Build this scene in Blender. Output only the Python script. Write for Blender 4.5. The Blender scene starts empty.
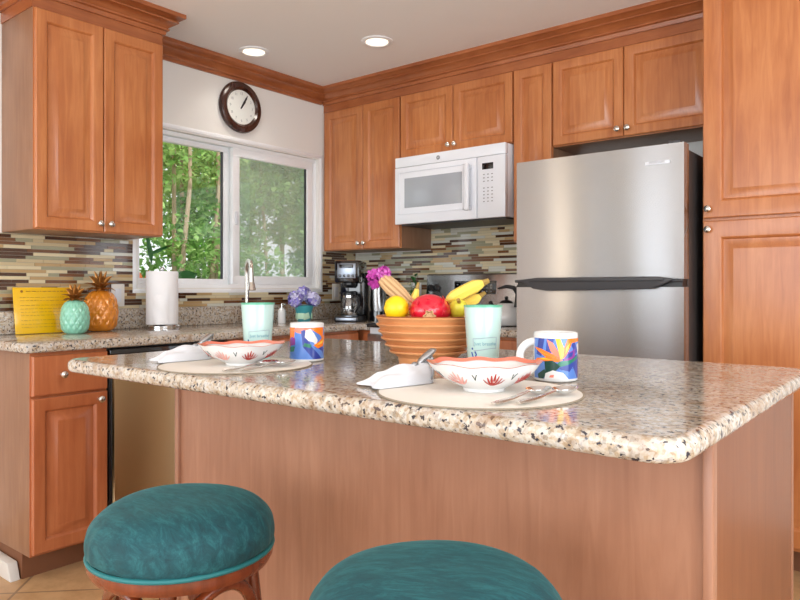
import bpy, bmesh, math, random
from mathutils import Vector, Matrix
random.seed(7)
PI = math.pi
SC = bpy.context.scene
COL = SC.collection

# ------------------------------------------------------------------ camera
cd = bpy.data.cameras.new('camera'); cam = bpy.data.objects.new('camera', cd); COL.objects.link(cam)
cam.location = (3.329, -3.638, 1.119); cam.rotation_euler = (PI/2, 0, math.radians(38.789))
cd.sensor_width = 36; cd.lens = 690.7/800*36; cd.shift_y = -11.5/800; cd.clip_start = .05
SC.camera = cam
# ------------------------------------------------------------------ world, lights, exposure
w = bpy.data.worlds.new('sky'); SC.world = w; w.use_nodes = True
bg = w.node_tree.nodes['Background']; bg.inputs[0].default_value = (.93, .97, 1, 1); bg.inputs[1].default_value = 1.15
SC.view_settings.view_transform = 'Standard'; SC.view_settings.look = 'None'
SC.view_settings.gamma = 1; SC.view_settings.exposure = .36; SC.view_settings.use_curve_mapping = False
def area(name, loc, rot, sx, sy, power, color):
    l = bpy.data.lights.new(name, 'AREA'); l.shape = 'RECTANGLE'; l.size = sx; l.size_y = sy; l.energy = power; l.color = color
    o = bpy.data.objects.new(name, l); COL.objects.link(o); o.location = loc; o.rotation_euler = rot
    return o
area('fridge_strip_light', (-.02, -4.66, 1.15), (0, -PI/2, 0), 2.0, .42, 8, (1, .80, .58))  # added lamp out of view, makes the warm band reflected in the fridge
area('side_fill_light', (5.17, -3.3, 1.35), (0, PI/2, 0), 1.6, 2.4, 56, (.86, .94, 1))  # added fill lamp out of view, brightens the window wall and clock wall
area('daylight_garden_door', (2.9, -7.12, 1.5), (PI/2, 0, 0), 3.6, 1.5, 82, (.90, .95, 1))
area('daylight_rear_window', (.44, -7.12, 1.3), (PI/2, 0, 0), .6, 1.9, 9, (.86, .93, 1))
sl = bpy.data.lights.new('sun', 'SUN'); sl.energy = 2.6; sl.angle = .03; sl.color = (1, .96, .88)
so = bpy.data.objects.new('sun', sl); COL.objects.link(so); so.rotation_euler = (math.radians(8), math.radians(38), 0)

# ------------------------------------------------------------------ materials
def srgb(r, g, b):
    f = lambda c: (c/255/12.92) if c/255 <= .04045 else ((c/255+.055)/1.055)**2.4
    return (f(r), f(g), f(b), 1)
def mat(name, col, rough=.5, metal=0, coat=0, spec=.5, **kw):
    m = bpy.data.materials.new(name); m.use_nodes = True
    p = m.node_tree.nodes['Principled BSDF']
    p.inputs['Base Color'].default_value = col if len(col) == 4 else (*col, 1)
    p.inputs['Roughness'].default_value = rough; p.inputs['Metallic'].default_value = metal
    p.inputs['Coat Weight'].default_value = coat; p.inputs['Specular IOR Level'].default_value = spec
    for k, v in kw.items(): p.inputs[k.replace('_', ' ')].default_value = v
    return m
def nd(m, t, **kw):
    n = m.node_tree.nodes.new(t)
    for k, v in kw.items():
        if k in n.inputs: n.inputs[k].default_value = v
        else: setattr(n, k, v)
    return n
def ln(m, a, b): m.node_tree.links.new(a, b)
def coords(m, scale=(1, 1, 1), rot=(0, 0, 0), kind='Object'):
    tc = nd(m, 'ShaderNodeTexCoord'); mp = nd(m, 'ShaderNodeMapping')
    mp.inputs['Scale'].default_value = scale; mp.inputs['Rotation'].default_value = rot
    ln(m, tc.outputs[kind], mp.inputs[0]); return mp.outputs[0]
def ramp(m, fac, stops, interp='LINEAR'):
    r = nd(m, 'ShaderNodeValToRGB'); r.color_ramp.interpolation = interp
    e = r.color_ramp.elements
    while len(e) < len(stops): e.new(.5)
    for i, (p, c) in enumerate(stops): e[i].position = p; e[i].color = c if len(c) == 4 else (*c, 1)
    ln(m, fac, r.inputs[0]); return r.outputs[0]
def bump(m, height, strength=.2, dist=.002):
    b = nd(m, 'ShaderNodeBump'); b.inputs['Strength'].default_value = strength; b.inputs['Distance'].default_value = dist
    ln(m, height, b.inputs['Height']); ln(m, b.outputs[0], m.node_tree.nodes['Principled BSDF'].inputs['Normal'])
def wood(name, c0, c1, c2, rough=.33, coat=.25, scale=1, grain=(14, 14, 1.1)):
    m = mat(name, c1, rough, coat=coat, Coat_Roughness=.18)
    p = m.node_tree.nodes['Principled BSDF']
    n1 = nd(m, 'ShaderNodeTexNoise', Scale=3.2*scale, Detail=5, Roughness=.6, Distortion=.8)
    ln(m, coords(m, grain), n1.inputs[0])
    n2 = nd(m, 'ShaderNodeTexNoise', Scale=2.2*scale, Detail=3)
    ln(m, coords(m, (2.5, 2.5, 1.2)), n2.inputs[0])
    mx = nd(m, 'ShaderNodeMath', operation='MULTIPLY_ADD'); mx.inputs[1].default_value = .45
    ln(m, n1.outputs[0], mx.inputs[0])
    m2 = nd(m, 'ShaderNodeMath', operation='MULTIPLY'); m2.inputs[1].default_value = .55
    ln(m, n2.outputs[0], m2.inputs[0]); ln(m, m2.outputs[0], mx.inputs[2])
    ln(m, ramp(m, mx.outputs[0], [(.36, c0), (.5, c1), (.64, c2)]), p.inputs['Base Color'])
    return m
M = {}
M['door'] = wood('maple_door', srgb(170, 98, 54), srgb(187, 115, 66), srgb(202, 132, 80))
M['base_door'] = wood('maple_base_door', srgb(166, 92, 55), srgb(180, 105, 65), srgb(192, 118, 75))
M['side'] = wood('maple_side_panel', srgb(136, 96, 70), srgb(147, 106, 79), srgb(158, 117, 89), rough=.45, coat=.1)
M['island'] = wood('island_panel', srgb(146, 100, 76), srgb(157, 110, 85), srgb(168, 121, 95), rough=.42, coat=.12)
M['island_end'] = wood('island_end_darkened', srgb(120, 68, 40), srgb(130, 77, 47), srgb(140, 86, 54), rough=.4, coat=.12)  # shade put into the colour: darker wood offsets the added side lamp
M['crown'] = wood('crown_wood', srgb(146, 80, 45), srgb(163, 94, 54), srgb(176, 106, 64), grain=(1.5, 1.5, 14))
M['kick'] = mat('toe_kick', srgb(120, 75, 48), .6)
M['dark_in'] = mat('cabinet_gap', srgb(60, 32, 18), .7)
M['stoolwood'] = wood('stool_wood', srgb(96, 40, 18), srgb(122, 54, 27), srgb(138, 68, 36), rough=.22, coat=.5)
M['bowlwood'] = wood('bowl_wood', srgb(196, 128, 78), srgb(208, 140, 88), srgb(220, 156, 104), rough=.4, coat=.1, grain=(3, 3, 12))
M['bowlgroove'] = mat('bowl_groove', srgb(150, 80, 40), .6)
M['nickel'] = mat('brushed_nickel', (.72, .69, .64), .25, 1)
M['chrome'] = mat('chrome', (.75, .75, .76), .12, 1)
M['pewter'] = mat('pewter', (.42, .43, .45), .35, 1)
M['wall'] = mat('wall_paint', srgb(238, 236, 232), .8)
M['ceil'] = mat('ceiling_paint', srgb(247, 244, 243), .9)
M['vinyl'] = mat('white_vinyl', srgb(248, 250, 253), .35)
M['white'] = mat('white_enamel', srgb(236, 239, 246), .22, coat=.3)
M['white2'] = mat('white_plastic', srgb(226, 230, 238), .35)
M['ceramic'] = mat('white_ceramic', srgb(226, 225, 224), .15, coat=.4)
M['black'] = mat('black_plastic', (.012, .012, .014), .3)
M['blackg'] = mat('black_gloss', (.006, .006, .008), .08, coat=.5)
M['darkgrey'] = mat('dark_grey', (.05, .05, .055), .45)
M['grey'] = mat('grey_print', (.28, .29, .31), .5)
M['pane_grey'] = mat('microwave_window', srgb(166, 172, 180), .15, coat=.6)
M['gap'] = mat('shadow_line', (.02, .012, .008), .8)
M['paper'] = mat('paper_towel', srgb(248, 248, 250), .9)
M['linen'] = mat('white_linen', srgb(222, 224, 230), .85)
M['matcloth'] = mat('placemat', srgb(238, 233, 224), .8)
M['matedge'] = mat('placemat_edge', srgb(150, 138, 120), .8)
M['coral'] = mat('coral_glaze', srgb(232, 128, 104), .25, coat=.4)
M['red'] = mat('red_glaze', srgb(178, 48, 38), .3)
M['pinkp'] = mat('pink_glaze', srgb(226, 160, 150), .3)
M['mint'] = mat('mint_plastic', srgb(186, 216, 211), .22, coat=.4)
M['mintrim'] = mat('mint_rim', srgb(96, 178, 146), .3)
M['navy'] = mat('navy_print', srgb(40, 70, 150), .4)
M['teal_print'] = mat('teal_print', srgb(90, 150, 170), .4)
M['frame_print'] = mat('grey_frame_print', srgb(140, 150, 172), .4)
M['blue'] = mat('blue_print', srgb(88, 132, 208), .25, coat=.4)
M['dblue'] = mat('deep_blue_print', srgb(38, 60, 150), .25, coat=.4)
M['purple'] = mat('purple_print', srgb(136, 48, 140), .25, coat=.4)
M['orange'] = mat('orange_print', srgb(244, 124, 34), .25, coat=.4)
M['yellow'] = mat('yellow_print', srgb(252, 200, 60), .25, coat=.4)
M['green'] = mat('green_print', srgb(28, 120, 96), .25, coat=.4)
M['dgreen'] = mat('dark_green_print', srgb(20, 66, 56), .25, coat=.4)
M['clock'] = wood('clock_wood', srgb(44, 20, 13), srgb(58, 27, 17), srgb(72, 34, 22), rough=.25, coat=.4)
M['face'] = mat('clock_face', srgb(226, 228, 224), .5)
M['gold'] = mat('antique_gold', srgb(170, 116, 56), .35, .75)
M['mintglaze'] = mat('mint_glaze', srgb(140, 208, 182), .16, coat=.6)
M['orangeglaze'] = mat('orange_glaze', srgb(226, 140, 40), .2, .15, coat=.6)
M['outlet'] = mat('outlet_plate', srgb(232, 230, 226), .4)
M['lamp'] = mat('lamp_glow', (1, 1, 1), .5, Emission_Color=(1, .83, .6, 1), Emission_Strength=1.6)
M['soil'] = mat('garden_ground', srgb(120, 130, 90), .9)
M['bark'] = mat('bark', srgb(178, 158, 132), .85)
M['orchid2'] = mat('pale_orchid_petal', srgb(214, 116, 196), .5)
M['stem'] = mat('dry_stems', srgb(206, 168, 122), .7)
M['orchid'] = mat('orchid_petal', srgb(182, 62, 158), .5)
M['lav'] = mat('lavender_petal', srgb(150, 140, 214), .5)
M['lav2'] = mat('pale_lavender_petal', srgb(206, 204, 236), .5)
M['teal'] = mat('teal_glaze', srgb(60, 150, 160), .3)
M['palegreen'] = mat('pale_green_ribbon', srgb(190, 224, 196), .5)
M['lemon'] = mat('lemon_skin', srgb(246, 206, 20), .4)
M['banana'] = mat('banana_skin', srgb(244, 212, 92), .45)
M['bananatip'] = mat('banana_tip', srgb(158, 128, 60), .6)
M['mango'] = mat('green_yellow_skin', srgb(216, 208, 60), .4)
M['scale_pink'] = mat('pink_scale', srgb(232, 70, 90), .3)
M['crimson'] = mat('crimson_skin', srgb(214, 26, 52), .28, coat=.4)
M['base_wht'] = mat('painted_trim', srgb(214, 210, 204), .5)
M['brass_sign'] = mat('yellow_acrylic', srgb(240, 190, 14), .25, coat=.5)
M['signink'] = mat('sign_ink', srgb(150, 100, 14), .5)
M['leafdark'] = mat('house_leaf', srgb(40, 100, 40), .4)

def leafmat(name, a, b, c):
    m = mat(name, b, .4); p = m.node_tree.nodes['Principled BSDF']
    n = nd(m, 'ShaderNodeTexNoise', Scale=5.0, Detail=2); ln(m, coords(m), n.inputs[0])
    ln(m, ramp(m, n.outputs[0], [(.35, a), (.5, b), (.65, c)]), p.inputs['Base Color'])
    tr = nd(m, 'ShaderNodeBsdfTranslucent'); tr.inputs[0].default_value = c
    mx = nd(m, 'ShaderNodeMixShader'); mx.inputs[0].default_value = .35
    out = m.node_tree.nodes['Material Output']
    ln(m, p.outputs[0], mx.inputs[1]); ln(m, tr.outputs[0], mx.inputs[2]); ln(m, mx.outputs[0], out.inputs[0])
    return m
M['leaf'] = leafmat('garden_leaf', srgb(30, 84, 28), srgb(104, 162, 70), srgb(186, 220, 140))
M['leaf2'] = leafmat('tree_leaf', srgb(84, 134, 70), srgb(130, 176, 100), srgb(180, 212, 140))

# granite
def granite(name, tint=1.0):
    m = mat(name, (.5, .4, .3), .10, coat=0, spec=.45); p = m.node_tree.nodes['Principled BSDF']
    co = coords(m)
    n1 = nd(m, 'ShaderNodeTexNoise', Scale=58.0, Detail=4, Roughness=.65, Distortion=.4); ln(m, co, n1.inputs[0])
    base = ramp(m, n1.outputs[0], [(.28, srgb(118, 98, 78)), (.40, srgb(168, 148, 124)), (.50, srgb(194, 184, 168)), (.60, srgb(210, 206, 200)), (.68, srgb(146, 146, 150))])
    v = nd(m, 'ShaderNodeTexVoronoi', Scale=150.0); ln(m, co, v.inputs[0])
    sep = nd(m, 'ShaderNodeSeparateColor'); ln(m, v.outputs['Color'], sep.inputs[0])
    cell = ramp(m, sep.outputs[0], [(0, srgb(202, 196, 186)), (.33, srgb(180, 158, 130)), (.55, srgb(150, 124, 98)), (.72, srgb(190, 188, 186)), (.90, srgb(98, 90, 86))], 'CONSTANT')
    mx = nd(m, 'ShaderNodeMixRGB'); mx.inputs[0].default_value = .42; ln(m, base, mx.inputs[1]); ln(m, cell, mx.inputs[2])
    n2 = nd(m, 'ShaderNodeTexNoise', Scale=95.0, Detail=2, Roughness=.5); ln(m, co, n2.inputs[0])
    f = ramp(m, n2.outputs[0], [(.595, (0, 0, 0)), (.64, (1, 1, 1))])
    m3 = nd(m, 'ShaderNodeMixRGB'); ln(m, f, m3.inputs[0]); ln(m, mx.outputs[0], m3.inputs[1]); m3.inputs[2].default_value = srgb(60, 58, 66)
    n3 = nd(m, 'ShaderNodeTexNoise', Scale=16.0, Detail=3); ln(m, co, n3.inputs[0])
    f3 = ramp(m, n3.outputs[0], [(.52, (0, 0, 0)), (.70, (.55, .55, .55))])
    m4 = nd(m, 'ShaderNodeMixRGB'); ln(m, f3, m4.inputs[0]); ln(m, m3.outputs[0], m4.inputs[1]); m4.inputs[2].default_value = srgb(int(150*tint), int(112*tint), int(76*tint))
    ln(m, m4.outputs[0], p.inputs['Base Color'])
    return m
M['granite'] = granite('speckled_granite')
# brushed steel
AR = 0.0
def steel(name, col, rough=.24):
    m = mat(name, col, rough, 1); p = m.node_tree.nodes['Principled BSDF']
    n = nd(m, 'ShaderNodeTexNoise', Scale=6.0, Detail=4); ln(m, coords(m, (.6, .6, 180)), n.inputs[0])
    bump(m, n.outputs[0], .06, .0004)
    tg = nd(m, 'ShaderNodeTangent', direction_type='RADIAL', axis='X'); ln(m, tg.outputs[0], p.inputs['Tangent'])
    p.inputs['Anisotropic'].default_value = 1.0; p.inputs['Anisotropic Rotation'].default_value = AR
    return m
M['steel'] = steel('brushed_steel', (.47, .47, .48), .25)
M['dim_steel'] = mat('tinted_steel', (.26, .29, .34), .3, 1)
M['steel_side'] = mat('fridge_side', srgb(70, 66, 66), .4, .3)
M['steel_warm'] = steel('dishwasher_steel', srgb(226, 200, 156), .5)
# velvet
def velvet():
    m = mat('teal_velvet', srgb(12, 90, 96), .75, Sheen_Weight=.22, Sheen_Roughness=.4); p = m.node_tree.nodes['Principled BSDF']
    p.inputs['Sheen Tint'].default_value = srgb(120, 200, 200)
    n = nd(m, 'ShaderNodeTexNoise', Scale=22.0, Detail=10, Roughness=.78, Distortion=.5); ln(m, coords(m, (.7, 2.4, 1.6), (0, 0, .5)), n.inputs[0])
    ln(m, ramp(m, n.outputs[0], [(.32, srgb(4, 46, 56)), (.5, srgb(8, 70, 78)), (.70, srgb(36, 104, 110))]), p.inputs['Base Color'])
    n2 = nd(m, 'ShaderNodeTexNoise', Scale=14.0, Detail=5); ln(m, coords(m), n2.inputs[0]); bump(m, n2.outputs[0], .4, .006)
    return m
M['velvet'] = velvet()
M['piping'] = mat('teal_piping', srgb(30, 112, 116), .6)
# floor tile
def floormat():
    m = mat('floor_tile', srgb(200, 160, 118), .35); p = m.node_tree.nodes['Principled BSDF']
    b = nd(m, 'ShaderNodeTexBrick', offset=0.0, squash=1.0); b.inputs['Scale'].default_value = 1
    b.inputs['Brick Width'].default_value = .45; b.inputs['Row Height'].default_value = .45; b.inputs['Mortar Size'].default_value = .005
    b.inputs['Color1'].default_value = srgb(206, 168, 124); b.inputs['Color2'].default_value = srgb(196, 156, 112); b.inputs['Mortar'].default_value = srgb(150, 120, 92)
    ln(m, coords(m, (1, 1, 1), (0, 0, math.radians(45))), b.inputs[0])
    n = nd(m, 'ShaderNodeTexNoise', Scale=14.0, Detail=6, Roughness=.7); ln(m, coords(m), n.inputs[0])
    mx = nd(m, 'ShaderNodeMixRGB', blend_type='MULTIPLY'); mx.inputs[0].default_value = .6
    ln(m, b.outputs[0], mx.inputs[1]); ln(m, ramp(m, n.outputs[0], [(.35, (.7, .62, .55)), (.6, (1, 1, 1))]), mx.inputs[2])
    ln(m, mx.outputs[0], p.inputs['Base Color']); return m
M['floor'] = floormat()
# glass panes
def thin(name, glossy=.08, haze=0, hazecol=(.7, .75, .72, 1)):
    m = bpy.data.materials.new(name); m.use_nodes = True; nt = m.node_tree; nt.nodes.clear()
    out = nd(m, 'ShaderNodeOutputMaterial'); t = nd(m, 'ShaderNodeBsdfTransparent'); g = nd(m, 'ShaderNodeBsdfGlossy'); g.inputs['Roughness'].default_value = .02
    mx = nd(m, 'ShaderNodeMixShader'); mx.inputs[0].default_value = glossy
    ln(m, t.outputs[0], mx.inputs[1]); ln(m, g.outputs[0], mx.inputs[2]); last = mx
    if haze:
        d = nd(m, 'ShaderNodeBsdfDiffuse'); d.inputs[0].default_value = hazecol
        tl = nd(m, 'ShaderNodeBsdfTranslucent'); tl.inputs[0].default_value = hazecol
        a = nd(m, 'ShaderNodeMixShader'); a.inputs[0].default_value = .6; ln(m, d.outputs[0], a.inputs[1]); ln(m, tl.outputs[0], a.inputs[2])
        m2 = nd(m, 'ShaderNodeMixShader'); m2.inputs[0].default_value = haze
        ln(m, mx.outputs[0], m2.inputs[1]); ln(m, a.outputs[0], m2.inputs[2]); last = m2
    ln(m, last.outputs[0], out.inputs[0]); return m
M['glass'] = thin('window_glass', .05)
M['screen'] = thin('insect_screen', .02, .32, (.62, .68, .64, 1))
M['carafe'] = thin('carafe_glass', .25)
TILES = [mat('tile_cream', srgb(218, 204, 168), .25, coat=.3), mat('tile_tan', srgb(186, 156, 110), .2, coat=.4), mat('tile_brown', srgb(116, 76, 46), .15, coat=.5),
         mat('tile_dark', srgb(78, 50, 34), .12, coat=.6), mat('tile_pearl', srgb(208, 208, 196), .15, coat=.6), mat('tile_sage', srgb(158, 156, 128), .15, coat=.5),
         mat('tile_sand', srgb(198, 180, 142), .35)]
GROUT = mat('grout', srgb(176, 166, 150), .9)

# ------------------------------------------------------------------ mesh helpers
class MB:
    def __init__(s): s.v = []; s.f = []; s.mi = []; s.sm = []
    def add(s, vs, fs, mi=0, smooth=False, M_=None):
        k = len(s.v)
        s.v += [tuple(M_ @ Vector(p)) if M_ else tuple(p) for p in vs]
        for f in fs: s.f.append(tuple(i+k for i in f)); s.mi.append(mi); s.sm.append(smooth)
    def bm(s, b, mi=0, smooth=False, M_=None):
        b.verts.ensure_lookup_table(); b.verts.index_update()
        s.add([v.co[:] for v in b.verts], [[v.index for v in f.verts] for f in b.faces], mi, smooth, M_); b.free()
    def box(s, x0, x1, y0, y1, z0, z1, bev=0, mi=0, seg=2, M_=None):
        b = bmesh.new(); bmesh.ops.create_cube(b, size=1)
        for v in b.verts: v.co = Vector(((x0+x1)/2+v.co.x*(x1-x0), (y0+y1)/2+v.co.y*(y1-y0), (z0+z1)/2+v.co.z*(z1-z0)))
        if bev: bmesh.ops.bevel(b, geom=b.edges[:], offset=min(bev, .49*min(abs(x1-x0), abs(y1-y0), abs(z1-z0))), segments=seg, profile=.5, affect='EDGES')
        s.bm(b, mi, False, M_); return s
    def lathe(s, prof, n=40, mi=0, c=(0, 0, 0), smooth=True, rf=None, M_=None, caps=True):
        vs = []; fs = []
        for r, z in prof:
            for k in range(n):
                a = 2*PI*k/n; rr = r*(rf(a, z) if rf else 1); vs.append((c[0]+rr*math.cos(a), c[1]+rr*math.sin(a), c[2]+z))
        for i in range(len(prof)-1):
            for k in range(n): fs.append((i*n+k, i*n+(k+1) % n, (i+1)*n+(k+1) % n, (i+1)*n+k))
        if caps:
            if prof[0][0] > 1e-5: fs.append(tuple(range(n-1, -1, -1)))
            if prof[-1][0] > 1e-5: fs.append(tuple((len(prof)-1)*n+k for k in range(n)))
        s.add(vs, fs, mi, smooth, M_); return s
    def tube(s, pts, r, n=10, mi=0, closed=False, M_=None, flat=1.0):
        pts = [Vector(p) for p in pts]; N = len(pts); rs = r if isinstance(r, (list, tuple)) else [r]*N
        vs = []; fs = []; up = None
        for i, p in enumerate(pts):
            if closed: d = pts[(i+1) % N]-pts[i-1]
            else: d = pts[min(i+1, N-1)]-pts[max(i-1, 0)]
            d.normalize()
            if up is None: up = Vector((0, 0, 1)) if abs(d.z) < .9 else Vector((1, 0, 0))
            x = d.cross(up).normalized(); y = x.cross(d).normalized(); up = y
            for k in range(n):
                a = 2*PI*k/n; vs.append(p+x*math.cos(a)*rs[i]+y*math.sin(a)*rs[i]*flat)
        m = N if closed else N-1
        for i in range(m):
            for k in range(n): fs.append((i*n+k, i*n+(k+1) % n, ((i+1) % N)*n+(k+1) % n, ((i+1) % N)*n+k))
        if not closed: fs.append(tuple(range(n-1, -1, -1))); fs.append(tuple((N-1)*n+k for k in range(n)))
        s.add(vs, fs, mi, True, M_); return s
    def cyl(s, a, b, r, n=20, mi=0, r2=None, M_=None): # flat-capped
        a = Vector(a); b = Vector(b); d = (b-a).normalized(); up = Vector((0, 0, 1)) if abs(d.z) < .9 else Vector((1, 0, 0))
        x = d.cross(up).normalized(); y = x.cross(d); r2 = r if r2 is None else r2
        vs = []
        for p, q in ((a, r), (b, r2)):
            for k in range(n): t = 2*PI*k/n; vs.append(p+x*math.cos(t)*q+y*math.sin(t)*q)
        s.add(vs, [(k, (k+1) % n, n+(k+1) % n, n+k) for k in range(n)], mi, True, M_)
        s.add(vs, [tuple(range(n-1, -1, -1)), tuple(range(n, 2*n))], mi, False, M_); return s
    def ball(s, c, r, n=20, mi=0, sz=1, M_=None, rf=None):
        k = max(6, n//2)
        s.lathe([(r*math.sin(PI*i/k), -r*sz*math.cos(PI*i/k)) for i in range(k+1)], n, mi, c, M_=M_, rf=rf); return s
    def sweep(s, path, prof, mi=0, side=1):
        # path: list of (x,y); prof: list of (out, z); side: +1 = out is to the right of travel
        P = [Vector(p) for p in path]; N = len(P); rings = []
        for i in range(N):
            ds = []
            if i > 0: ds.append((P[i]-P[i-1]).normalized())
            if i < N-1: ds.append((P[i+1]-P[i]).normalized())
            ns = [Vector((d.y, -d.x))*side for d in ds]
            n = ns[0] if len(ns) == 1 else (ns[0]+ns[1])/(1+ns[0].dot(ns[1]))
            rings.append([(P[i].x+n.x*o, P[i].y+n.y*o, z) for o, z in prof])
        k = len(prof); vs = [p for r in rings for p in r]; fs = []
        for i in range(N-1):
            for j in range(k): fs.append((i*k+j, i*k+(j+1) % k, (i+1)*k+(j+1) % k, (i+1)*k+j))
        fs.append(tuple(range(k))); fs.append(tuple((N-1)*k+j for j in reversed(range(k))))
        s.add(vs, fs, mi); return s
    def prism(s, pts, ax, a, b, mi=0, bev=0, M_=None):
        f = {'x': lambda p, t: (t, p[0], p[1]), 'y': lambda p, t: (p[0], t, p[1]), 'z': lambda p, t: (p[0], p[1], t)}[ax]
        bb = bmesh.new(); vs = [bb.verts.new(f(p, a)) for p in pts]; ws = [bb.verts.new(f(p, b)) for p in pts]; n = len(pts)
        bb.faces.new(vs); bb.faces.new(ws[::-1])
        for i in range(n): bb.faces.new((vs[i], ws[i], ws[(i+1) % n], vs[(i+1) % n]))
        bmesh.ops.recalc_face_normals(bb, faces=bb.faces[:])
        if bev: bmesh.ops.bevel(bb, geom=bb.edges[:], offset=bev, segments=3, profile=.5, affect='EDGES')
        s.bm(bb, mi, False, M_); return s
    def build(s, name, mats, parent=None, loc=None, rotz=0):
        me = bpy.data.meshes.new(name); me.from_pydata(s.v, [], s.f)
        for m in (mats if isinstance(mats, (list, tuple)) else [mats]): me.materials.append(M[m] if isinstance(m, str) else m)
        me.polygons.foreach_set('material_index', s.mi); me.polygons.foreach_set('use_smooth', s.sm)
        b = bmesh.new(); b.from_mesh(me); bmesh.ops.recalc_face_normals(b, faces=b.faces[:]) if len(s.f) < 60000 else None; b.to_mesh(me); b.free()
        me.set_sharp_from_angle(angle=math.radians(38))
        o = bpy.data.objects.new(name, me); COL.objects.link(o)
        if parent: o.parent = parent
        if loc: o.location = loc
        o.rotation_euler.z = rotz
        return o
def tag(o, label, cat, group=None, kind=None):
    o['label'] = label; o['category'] = cat
    if group: o['group'] = group
    if kind: o['kind'] = kind
    return o
def thing(name, label, cat, loc=(0, 0, 0), rotz=0, group=None):
    o = bpy.data.objects.new(name, None); COL.objects.link(o); o.location = loc; o.rotation_euler.z = rotz; o.empty_display_size = .05
    return tag(o, label, cat, group)
def struct(o): o['kind'] = 'structure'; return o
def dup(root, loc, rotz, label):
    def cp(o, par):
        c = o.copy(); COL.objects.link(c); c.parent = par
        for ch in o.children: cp(ch, c)
        return c
    r = cp(root, None); r.location = loc; r.rotation_euler.z = rotz; r['label'] = label
    return r
def textmesh(body, size, extrude=.0002):
    c = bpy.data.curves.new('t', 'FONT'); c.body = body; c.size = size; c.extrude = extrude; c.align_x = 'CENTER'; c.align_y = 'CENTER'
    o = bpy.data.objects.new('t', c); COL.objects.link(o); bpy.context.view_layer.update()
    me = bpy.data.meshes.new_from_object(o.evaluated_get(bpy.context.evaluated_depsgraph_get()))
    vs = [v.co.copy() for v in me.vertices]; fs = [tuple(p.vertices) for p in me.polygons]
    bpy.data.objects.remove(o); bpy.data.curves.remove(c); bpy.data.meshes.remove(me)
    return vs, fs

# ------------------------------------------------------------------ room shell
CZ = 2.455
b = MB().box(-.12, 5.2, -7.2, .12, -.1, 0); struct(b.build('floor', 'floor'))
b = MB().box(-.12, 5.2, -7.2, .12, CZ, CZ+.1); struct(b.build('ceiling', 'ceil'))
WY0, WY1, WZ0, WZ1 = -1.715, -.336, 1.093, 2.014     # window casing outline
b = MB()
T = -.14
b.box(T, 0, -3.7, WY0+.03, 0, CZ).box(T, 0, WY1-.03, .12, 0, CZ)
b.box(T, 0, WY0+.03, WY1-.03, 0, WZ0+.03).box(T, 0, WY0+.03, WY1-.03, WZ1-.03, CZ)
b.box(T, 0, -7.2, -6.95, 0, CZ).box(T, 0, -6.95, -5.6, 2.3, CZ).box(T, 0, -5.6, -5.35, 0, CZ).box(T, 0, -5.35, -5.05, 0, .3).box(T, 0, -5.35, -5.05, 2.2, CZ).box(T, 0, -5.05, -4.88, 0, CZ).box(T, 0, -4.88, -4.44, 0, .1).box(T, 0, -4.88, -4.44, 2.2, CZ).box(T, 0, -4.44, -3.7, 0, CZ)
struct(b.build('wall_left', 'wall'))
struct(MB().box(0, 5.2, 0, .12, 0, CZ).build('wall_back', 'wall'))
struct(MB().box(5.2, 5.3, -7.2, -4.5, 0, CZ).box(5.2, 5.3, -2.1, .12, 0, CZ).box(5.2, 5.3, -4.5, -2.1, 0, .55).box(5.2, 5.3, -4.5, -2.1, 2.15, CZ).build('wall_right', 'wall'))
b = MB().box(0, .12, -7.2, -7.1, 0, CZ).box(.75, 1.05, -7.2, -7.1, 0, CZ).box(4.75, 5.2, -7.2, -7.1, 0, CZ).box(.12, .75, -7.2, -7.1, 0, .3).box(.12, .75, -7.2, -7.1, 2.3, CZ).box(1.05, 4.75, -7.2, -7.1, 2.3, CZ)
struct(b.build('wall_front', 'wall'))
# garden ground
struct(MB().box(-14, -.12, -12, 12, -.4, -.3).build('ground', 'soil'))

# ------------------------------------------------------------------ window
def rect_ring(b, y0, y1, z0, z1, wd, x0, x1, bev=.002, mi=0):
    b.box(x0, x1, y0, y1, z0, z0+wd, bev, mi).box(x0, x1, y0, y1, z1-wd, z1, bev, mi)
    b.box(x0, x1, y0, y0+wd, z0+wd, z1-wd, bev, mi).box(x0, x1, y1-wd, y1, z0+wd, z1-wd, bev, mi)
b = MB()
rect_ring(b, WY0, WY1, WZ0, WZ1, .022, -.10, .006)
rect_ring(b, WY0+.022, WY1-.022, WZ0+.022, WZ1-.022, .03, -.12, -.03)
wn = struct(b.build('window_1', 'vinyl')); wn['label'] = 'white sliding window over the sink counter'
MY = -1.075
def sash(name, y0, y1, x0, x1, wd, glassmat, screen):
    b = MB(); rect_ring(b, y0, y1, WZ0+.052, WZ1-.052, wd, x0, x1)
    s = b.build(name, 'vinyl', wn)
    MB().box((x0+x1)/2-.002, (x0+x1)/2+.002, y0+wd-.003, y1-wd+.003, WZ0+.052+wd-.003, WZ1-.052-wd+.003).build('pane', 'glass', s)
    MB().box((x0+x1)/2-.006, (x0+x1)/2+.006, y1-wd-.009, y1-wd+.001, WZ0+.052+wd, WZ1-.052-wd).build('gasket', 'black', s)
    return s
s1 = sash('sash', WY0+.052, -1.057, -.10, -.068, .03, 'glass', False)
s2 = sash('sash', -1.05, WY1-.058, -.062, -.03, .05, 'glass', True)
b = MB(); rect_ring(b, -1.05, WY1-.056, WZ0+.054, WZ1-.054, .02, -.079, -.069, .001); sc = b.build('screen_frame', 'vinyl', wn)
MB().box(-.0745, -.0735, -1.045, WY1-.058, WZ0+.056, WZ1-.056).build('screen', 'screen', sc)
b = MB().box(-.030, -.020, -1.035, -1.015, 1.5, 1.58, .003); b.build('latch', 'white2', wn)

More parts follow.
